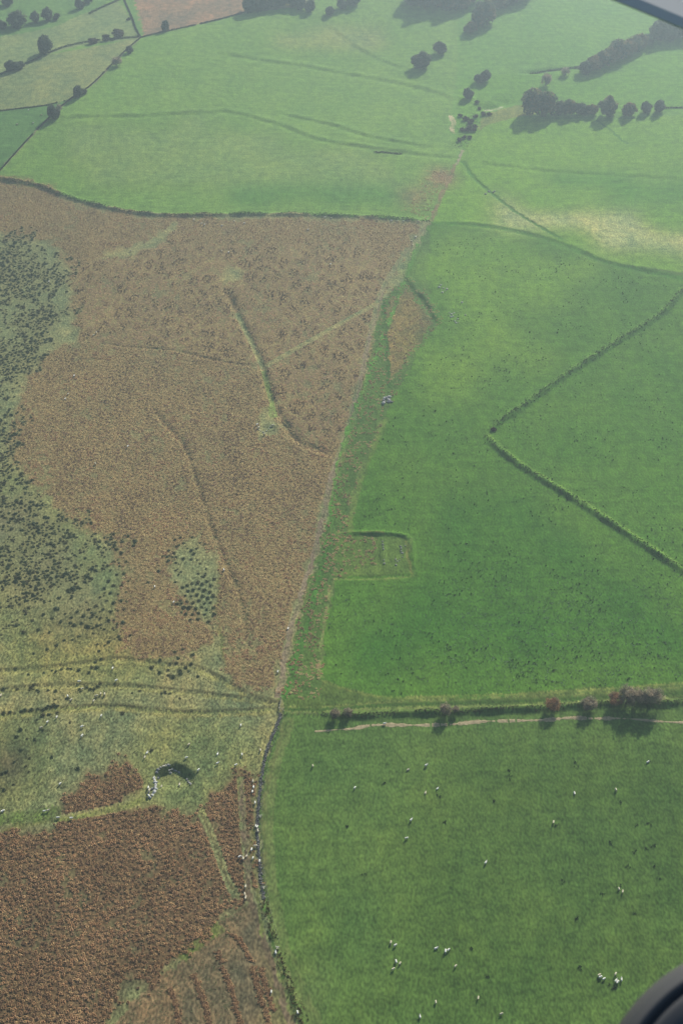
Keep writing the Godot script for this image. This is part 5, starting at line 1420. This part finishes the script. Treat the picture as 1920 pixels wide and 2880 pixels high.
func flock():
	var kinds := [sheep_mesh(0), sheep_mesh(1), sheep_mesh(2)]
	var wool := leaf_mat(0.0)
	wool.cull_mode = BaseMaterial3D.CULL_BACK
	var cream := leaf_mat(0.0)
	cream.cull_mode = BaseMaterial3D.CULL_BACK
	cream.albedo_color = Color(.90, .87, .80)
	rng.seed = 301
	for s in [
		[-34.5, -367.5, 1.63, 2, "white sheep filing along the stone wall's left side, topmost"],
		[-34.1, -364.2, 1.58, 0, "white sheep filing along the stone wall's left side, second from the top"],
		[-34.4, -362.2, 4.64, 2, "white sheep filing along the stone wall's left side, third from the top"],
		[-33.1, -356.3, 4.79, 0, "white sheep filing along the stone wall's left side, fourth from the top"],
		[-32.3, -345.0, 1.59, 0, "white sheep filing along the stone wall's left side, fifth from the top"],
		[-31.7, -344.8, 4.31, 2, "white sheep filing along the stone wall's left side, sixth from the top"],
		[-31.4, -342.5, 4.92, 0, "white sheep filing along the stone wall's left side, seventh from the top"],
		[-31.9, -335.4, 0.08, 0, "white sheep filing along the stone wall's left side, eighth from the top"],
		[-33.3, -333.8, 1.36, 0, "white sheep filing along the stone wall's left side, lowest"],
		[-37.4, -330.4, 0.53, 0, "white sheep in the loose knot between bracken and wall, leftmost"],
		[-36.2, -329.6, 1.75, 1, "white sheep in the loose knot between bracken and wall, second from the left"],
		[-35.0, -331.0, 1.18, 2, "white sheep in the loose knot between bracken and wall, third from the left"],
		[-32.6, -329.8, 4.47, 0, "white sheep in the loose knot between bracken and wall, fourth from the left"],
		[-30.1, -328.4, 4.61, 0, "white sheep in the loose knot between bracken and wall, rightmost"],
		[-34.6, -317.0, 1.45, 1, "white sheep on the muddy track near its fork, topmost"],
		[-34.7, -313.6, 4.88, 0, "white sheep on the muddy track near its fork, second from the top"],
		[-34.3, -312.0, 4.62, 1, "white sheep on the muddy track near its fork, lowest"],
		[-22.7, -289.2, 1.72, 2, "white sheep down the lower wall bank, topmost"],
		[-23.6, -273.6, 4.64, 0, "white sheep down the lower wall bank, second from the top"],
		[-14.6, -265.6, 1.80, 0, "white sheep down the lower wall bank, lowest"],
		[93.5, -281.6, 4.12, 0, "white sheep in the right-hand huddle low in the near pasture, leftmost"],
		[93.3, -279.1, 0.89, 1, "white sheep in the right-hand huddle low in the near pasture, second from the left"],
		[93.7, -278.4, 4.02, 1, "white sheep in the right-hand huddle low in the near pasture, third from the left"],
		[95.2, -279.5, 1.47, 1, "white sheep in the right-hand huddle low in the near pasture, rightmost"],
		[87.9, -281.2, 0.51, 0, "white sheep in the trio beside the low pasture huddle, leftmost"],
		[88.2, -280.4, 0.45, 0, "white sheep in the trio beside the low pasture huddle, second from the left"],
		[89.3, -279.7, 0.53, 0, "white sheep in the trio beside the low pasture huddle, rightmost"],
		[100.2, -316.9, 4.90, 0, "left white sheep of the pair by a weed clump in the near pasture"],
		[101.3, -315.7, 4.41, 1, "right white sheep of the pair by a weed clump in the near pasture"],
		[17.1, -293.3, 4.57, 0, "left white sheep of the pair above the trio, low in the near pasture"],
		[18.6, -292.2, 3.78, 0, "right white sheep of the pair above the trio, low in the near pasture"],
		[18.7, -285.7, 1.73, 0, "white sheep in the left trio low in the near pasture, topmost"],
		[20.0, -284.9, 4.20, 0, "white sheep in the left trio low in the near pasture, second from the top"],
		[17.6, -282.6, 3.75, 0, "white sheep in the left trio low in the near pasture, lowest"],
		[32.8, -291.3, 0.46, 2, "white sheep in the middle trio low in the near pasture, leftmost"],
		[35.9, -289.9, 4.61, 0, "white sheep in the middle trio low in the near pasture, second from the left"],
		[37.0, -290.5, 0.74, 0, "white sheep in the middle trio low in the near pasture, rightmost"],
		[26.0, -264.5, 1.66, 1, "white sheep scattered along the bottom of the near pasture, leftmost"],
		[31.5, -269.9, 4.77, 0, "white sheep scattered along the bottom of the near pasture, second from the left"],
		[39.0, -284.0, 3.99, 0, "white sheep scattered along the bottom of the near pasture, third from the left"],
		[45.8, -271.7, 4.48, 1, "white sheep scattered along the bottom of the near pasture, fourth from the left"],
		[53.0, -265.8, 3.54, 0, "white sheep scattered along the bottom of the near pasture, rightmost"],
		[24.3, -339.5, 3.47, 1, "white sheep grazing the open middle of the near pasture, leftmost"],
		[26.4, -348.3, 0.94, 1, "white sheep grazing the open middle of the near pasture, second from the left"],
		[53.0, -328.3, 1.01, 1, "white sheep grazing the open middle of the near pasture, third from the left"],
		[80.1, -347.3, 4.43, 1, "white sheep grazing the open middle of the near pasture, rightmost"],
		[-11.3, -375.5, 1.69, 0, "white sheep grazing below the hedgerow trees in the near pasture, leftmost"],
		[5.1, -364.1, 4.11, 0, "white sheep grazing below the hedgerow trees in the near pasture, second from the left"],
		[17.6, -398.7, 0.17, 1, "white sheep grazing below the hedgerow trees in the near pasture, third from the left"],
		[26.2, -373.9, 0.66, 2, "white sheep grazing below the hedgerow trees in the near pasture, fourth from the left"],
		[32.4, -362.0, 1.36, 2, "white sheep grazing below the hedgerow trees in the near pasture, fifth from the left"],
		[33.4, -376.0, 0.64, 1, "white sheep grazing below the hedgerow trees in the near pasture, sixth from the left"],
		[37.2, -364.2, 0.79, 2, "white sheep grazing below the hedgerow trees in the near pasture, seventh from the left"],
		[90.0, -361.8, 4.76, 2, "white sheep grazing below the hedgerow trees in the near pasture, eighth from the left"],
		[106.2, -363.2, 4.87, 0, "white sheep grazing below the hedgerow trees in the near pasture, ninth from the left"],
		[121.0, -377.5, 0.59, 2, "white sheep grazing below the hedgerow trees in the near pasture, rightmost"],
		[-109.7, -420.8, 0.31, 0, "white sheep on the grass between the two upper sunken tracks, leftmost"],
		[-96.9, -429.1, 4.44, 1, "white sheep on the grass between the two upper sunken tracks, second from the left"],
		[-94.4, -421.8, 0.82, 0, "white sheep on the grass between the two upper sunken tracks, rightmost"],
		[-140.9, -412.2, 4.47, 0, "white sheep between the middle and lower sunken tracks, leftmost"],
		[-113.3, -412.3, 5.02, 0, "white sheep between the middle and lower sunken tracks, second from the left"],
		[-111.6, -410.1, 4.08, 0, "white sheep between the middle and lower sunken tracks, third from the left"],
		[-108.0, -416.7, 3.69, 0, "white sheep between the middle and lower sunken tracks, fourth from the left"],
		[-102.2, -409.7, 4.37, 0, "white sheep between the middle and lower sunken tracks, fifth from the left"],
		[-101.5, -412.7, 3.52, 0, "white sheep between the middle and lower sunken tracks, sixth from the left"],
		[-99.9, -414.0, 4.79, 0, "white sheep between the middle and lower sunken tracks, seventh from the left"],
		[-98.2, -413.6, 4.88, 0, "white sheep between the middle and lower sunken tracks, rightmost"],
		[-121.3, -394.5, 0.66, 0, "white sheep just below the lowest sunken track, leftmost"],
		[-119.2, -397.7, 1.12, 0, "white sheep just below the lowest sunken track, second from the left"],
		[-115.9, -400.4, 1.34, 0, "white sheep just below the lowest sunken track, third from the left"],
		[-98.0, -401.4, 4.39, 0, "white sheep just below the lowest sunken track, rightmost"],
		[-104.9, -395.2, 0.64, 0, "upper white sheep of the pair alone on the open heath turf below the tracks"],
		[-104.2, -390.2, 4.28, 0, "lower white sheep of the pair alone on the open heath turf below the tracks"],
		[-61.4, -379.2, 3.68, 0, "white sheep on the turf between the gate and the grassy hollow, leftmost"],
		[-61.0, -386.2, 3.96, 1, "white sheep on the turf between the gate and the grassy hollow, second from the left"],
		[-56.1, -372.7, 4.04, 0, "white sheep on the turf between the gate and the grassy hollow, third from the left"],
		[-49.2, -381.5, 1.37, 2, "white sheep on the turf between the gate and the grassy hollow, fourth from the left"],
		[-48.8, -376.4, 0.64, 1, "white sheep on the turf between the gate and the grassy hollow, fifth from the left"],
		[-41.6, -375.6, 3.80, 1, "white sheep on the turf between the gate and the grassy hollow, sixth from the left"],
		[-40.9, -397.1, 4.53, 0, "white sheep on the turf between the gate and the grassy hollow, seventh from the left"],
		[-39.5, -381.2, 1.64, 0, "white sheep on the turf between the gate and the grassy hollow, eighth from the left"],
		[-32.3, -383.6, 1.65, 0, "white sheep on the turf between the gate and the grassy hollow, rightmost"],
		[-77.2, -381.8, 1.17, 2, "upper white sheep of the pair beside a gorse bush above the grassy hollow"],
		[-77.8, -379.0, 4.39, 0, "lower white sheep of the pair beside a gorse bush above the grassy hollow"],
		[-69.8, -364.9, 1.26, 0, "white sheep in or on the rim of the grassy hollow, leftmost"],
		[-69.9, -374.5, 3.35, 0, "white sheep in or on the rim of the grassy hollow, second from the left"],
		[-63.0, -366.3, 1.48, 1, "white sheep in or on the rim of the grassy hollow, rightmost"],
		[-74.7, -363.5, 1.53, 0, "white sheep in the trio beside the hollow's pale rocks, topmost"],
		[-74.1, -362.2, 1.30, 0, "white sheep in the trio beside the hollow's pale rocks, second from the top"],
		[-74.1, -359.4, 2.12, 0, "white sheep in the trio beside the hollow's pale rocks, lowest"],
		[-128.7, -351.6, 3.83, 2, "white sheep along the grassy path above the near bracken, leftmost"],
		[-112.8, -351.5, 0.15, 1, "white sheep along the grassy path above the near bracken, second from the left"],
		[-111.4, -351.9, 0.57, 1, "white sheep along the grassy path above the near bracken, third from the left"],
		[-107.2, -348.4, 0.15, 0, "white sheep along the grassy path above the near bracken, fourth from the left"],
		[-109.0, -365.1, 0.97, 0, "white sheep along the grassy path above the near bracken, fifth from the left"],
		[-102.1, -348.2, -0.02, 1, "white sheep along the grassy path above the near bracken, rightmost"],
		[-23.5, -455.8, 4.49, 2, "white sheep at the upper edge of the brown bracken by the moor path, topmost"],
		[-27.0, -428.5, 4.45, 0, "white sheep at the upper edge of the brown bracken by the moor path, lowest"],
		[-54.2, -494.8, 4.85, 0, "white sheep among the patchy gorse and bracken of the heath, topmost"],
		[-84.7, -482.6, 1.56, 0, "white sheep among the patchy gorse and bracken of the heath, second from the top"],
		[-75.2, -472.0, 4.27, 1, "white sheep among the patchy gorse and bracken of the heath, lowest"],
		[-149.7, -639.0, 4.24, 2, "white sheep in the wide middle bracken, leftmost"],
		[-148.7, -643.3, 1.11, 1, "white sheep in the wide middle bracken, second from the left"],
		[-148.2, -661.7, 1.42, 1, "white sheep in the wide middle bracken, third from the left"],
		[-124.9, -578.5, 5.34, 0, "white sheep in the wide middle bracken, fourth from the left"],
		[-110.3, -593.9, 1.20, 0, "white sheep in the wide middle bracken, rightmost"],
		[-44.3, -611.9, 0.59, 0, "white sheep around the small green clearing in the bracken, leftmost"],
		[-43.4, -609.1, 4.09, 0, "white sheep around the small green clearing in the bracken, second from the left"],
		[-40.0, -603.1, 0.93, 1, "white sheep around the small green clearing in the bracken, third from the left"],
		[-36.2, -610.8, 3.45, 0, "white sheep around the small green clearing in the bracken, rightmost"],
		[-180.1, -770.7, 4.29, 0, "white sheep at the far edge of the gorse thicket, leftmost"],
		[-143.4, -704.6, 3.97, 0, "white sheep at the far edge of the gorse thicket, second from the left"],
		[-142.1, -707.4, 1.57, 1, "white sheep at the far edge of the gorse thicket, rightmost"],
		[-133.8, -807.0, 0.47, 0, "white sheep in the far bracken below the boundary bank, leftmost"],
		[-75.7, -802.3, 4.25, 0, "white sheep in the far bracken below the boundary bank, second from the left"],
		[-71.2, -800.4, 4.30, 0, "white sheep in the far bracken below the boundary bank, third from the left"],
		[-21.7, -831.6, 0.97, 1, "white sheep in the far bracken below the boundary bank, fourth from the left"],
		[-6.8, -785.3, 4.23, 0, "white sheep in the far bracken below the boundary bank, rightmost"],
		[47.8, -825.3, 4.39, 0, "white sheep in the narrow top corner of the bracken, topmost"],
		[45.0, -819.0, 0.87, 0, "white sheep in the narrow top corner of the bracken, second from the top"],
		[45.4, -814.1, 1.28, 1, "white sheep in the narrow top corner of the bracken, lowest"],
		[-10.9, -849.6, 3.60, 1, "white sheep along the sunny side of the far boundary bank, leftmost"],
		[-6.9, -849.2, 3.43, 2, "white sheep along the sunny side of the far boundary bank, second from the left"],
		[23.5, -847.4, 3.52, 0, "white sheep along the sunny side of the far boundary bank, third from the left"],
		[32.7, -847.5, 3.63, 0, "white sheep along the sunny side of the far boundary bank, fourth from the left"],
		[36.7, -847.1, 3.29, 0, "white sheep along the sunny side of the far boundary bank, fifth from the left"],
		[40.7, -847.4, 0.30, 1, "white sheep along the sunny side of the far boundary bank, sixth from the left"],
		[50.5, -847.4, 0.18, 0, "white sheep along the sunny side of the far boundary bank, rightmost"],
		[-96.9, -848.2, 1.28, 0, "white sheep below the boundary bank by the green hollow, leftmost"],
		[-91.5, -841.9, 3.55, 0, "white sheep below the boundary bank by the green hollow, second from the left"],
		[-89.3, -839.8, 4.11, 0, "white sheep below the boundary bank by the green hollow, third from the left"],
		[-77.8, -837.7, 0.23, 0, "white sheep below the boundary bank by the green hollow, fourth from the left"],
		[-70.2, -843.7, 1.08, 0, "white sheep below the boundary bank by the green hollow, fifth from the left"],
		[-63.4, -840.2, 3.74, 0, "white sheep below the boundary bank by the green hollow, rightmost"],
		[-238.8, -993.0, 3.64, 0, "white sheep in the pale corner field beyond the bracken, leftmost"],
		[-234.8, -1018.2, 0.79, 0, "white sheep in the pale corner field beyond the bracken, second from the left"],
		[-227.3, -995.2, 3.41, 0, "white sheep in the pale corner field beyond the bracken, third from the left"],
		[-223.5, -1009.5, 3.84, 0, "white sheep in the pale corner field beyond the bracken, rightmost"],
	]:
		var o := put("sheep", kinds[s[3]], cream if rng.randf() < .45 else wool)
		o.position = on(s[0], s[1], -.02)
		o.rotation.y = s[2]
		o.scale = Vector3.ONE * rng.randf_range(1.12, 1.36)
		tag(o, s[4], "sheep", "white sheep grazing the hillside")

# ------------------------------------------------------------------ aircraft
func aircraft():
	var o := thing("light_aircraft", Vector3(0, 420.0, 0))
	tag(o, "dark wheel and pale wing strut of the light aircraft, close and blurred", "aircraft")
	# wing strut: a streamlined bar
	var a := Vector3(0.346, 419.2762, -2.3532) - o.position
	var b := Vector3(0.732, 419.0974, -2.4674) - o.position
	var d := (b - a).normalized()
	var view := Vector3(0, .93, .36)
	view = (view - d * view.dot(d)).normalized()
	var s := view.cross(d).normalized()
	if s.z > 0: s = -s
	a += s * .3
	b += s * .3
	var v := PackedVector3Array()
	var c := PackedColorArray()
	var n := 20
	for i in n:
		var q := []
		for m in 2:
			var t := TAU * (i + m) / n
			q.append(s * cos(t) * .3 + view * sin(t) * .026 * (1.0 - .3 * cos(t)))
		for p in [a + q[0], a + q[1], b + q[1], a + q[0], b + q[1], b + q[0]]: v.append(p)
	var paint := flat_mat(.5, .51, .51, .9)
	put("wing_strut", mesh_of(v), paint, o)
	# main wheel: tyre and hub turned on one axle
	var hub := Vector3(0.56, 418.2978, -0.8908) - o.position
	var w := Node3D.new()
	w.name = "wheel"
	o.add_child(w)
	w.position = hub
	var axis := (-hub.normalized() + Vector3(.12, .1, .1)).normalized()
	var side := axis.cross(Vector3.UP).normalized()
	w.basis = Basis(side, axis, side.cross(axis).normalized())
	var R := 0.2486
	var tyre := [[.0, -.075], [.94, -.075], [1.0, -.045], [1.004, -.01], [.99, .02], [.965, .045], [.945, .052], [.935, .060], [.91, .066], [.895, .056], [.88, .056], [.868, .068], [.84, .074], [.62, .078], [.60, .060]]
	put("tyre", lathe(tyre, R), flat_mat(.07, .072, .076, .5), w)
	put("hub", lathe([[.605, .055], [.60, .066], [.55, .07], [.52, .05], [.25, .045], [.22, .09], [.0, .095]], R), flat_mat(.3, .305, .31, .5), w)

func lathe(prof: Array, R: float) -> ArrayMesh:
	var st := SurfaceTool.new()
	st.begin(Mesh.PRIMITIVE_TRIANGLES)
	var n := 96
	for i in n:
		var a := TAU * i / n
		var b := TAU * (i + 1) / n
		for k in prof.size() - 1:
			var p: Array = prof[k]
			var q: Array = prof[k + 1]
			var p0 := Vector3(cos(a) * p[0] * R, p[1], sin(a) * p[0] * R)
			var p1 := Vector3(cos(b) * p[0] * R, p[1], sin(b) * p[0] * R)
			var q0 := Vector3(cos(a) * q[0] * R, q[1], sin(a) * q[0] * R)
			var q1 := Vector3(cos(b) * q[0] * R, q[1], sin(b) * q[0] * R)
			for t in [p0, q1, p1, p0, q0, q1]:
				st.set_smooth_group(0)
				st.add_vertex(t)
	st.generate_normals()
	return st.commit()
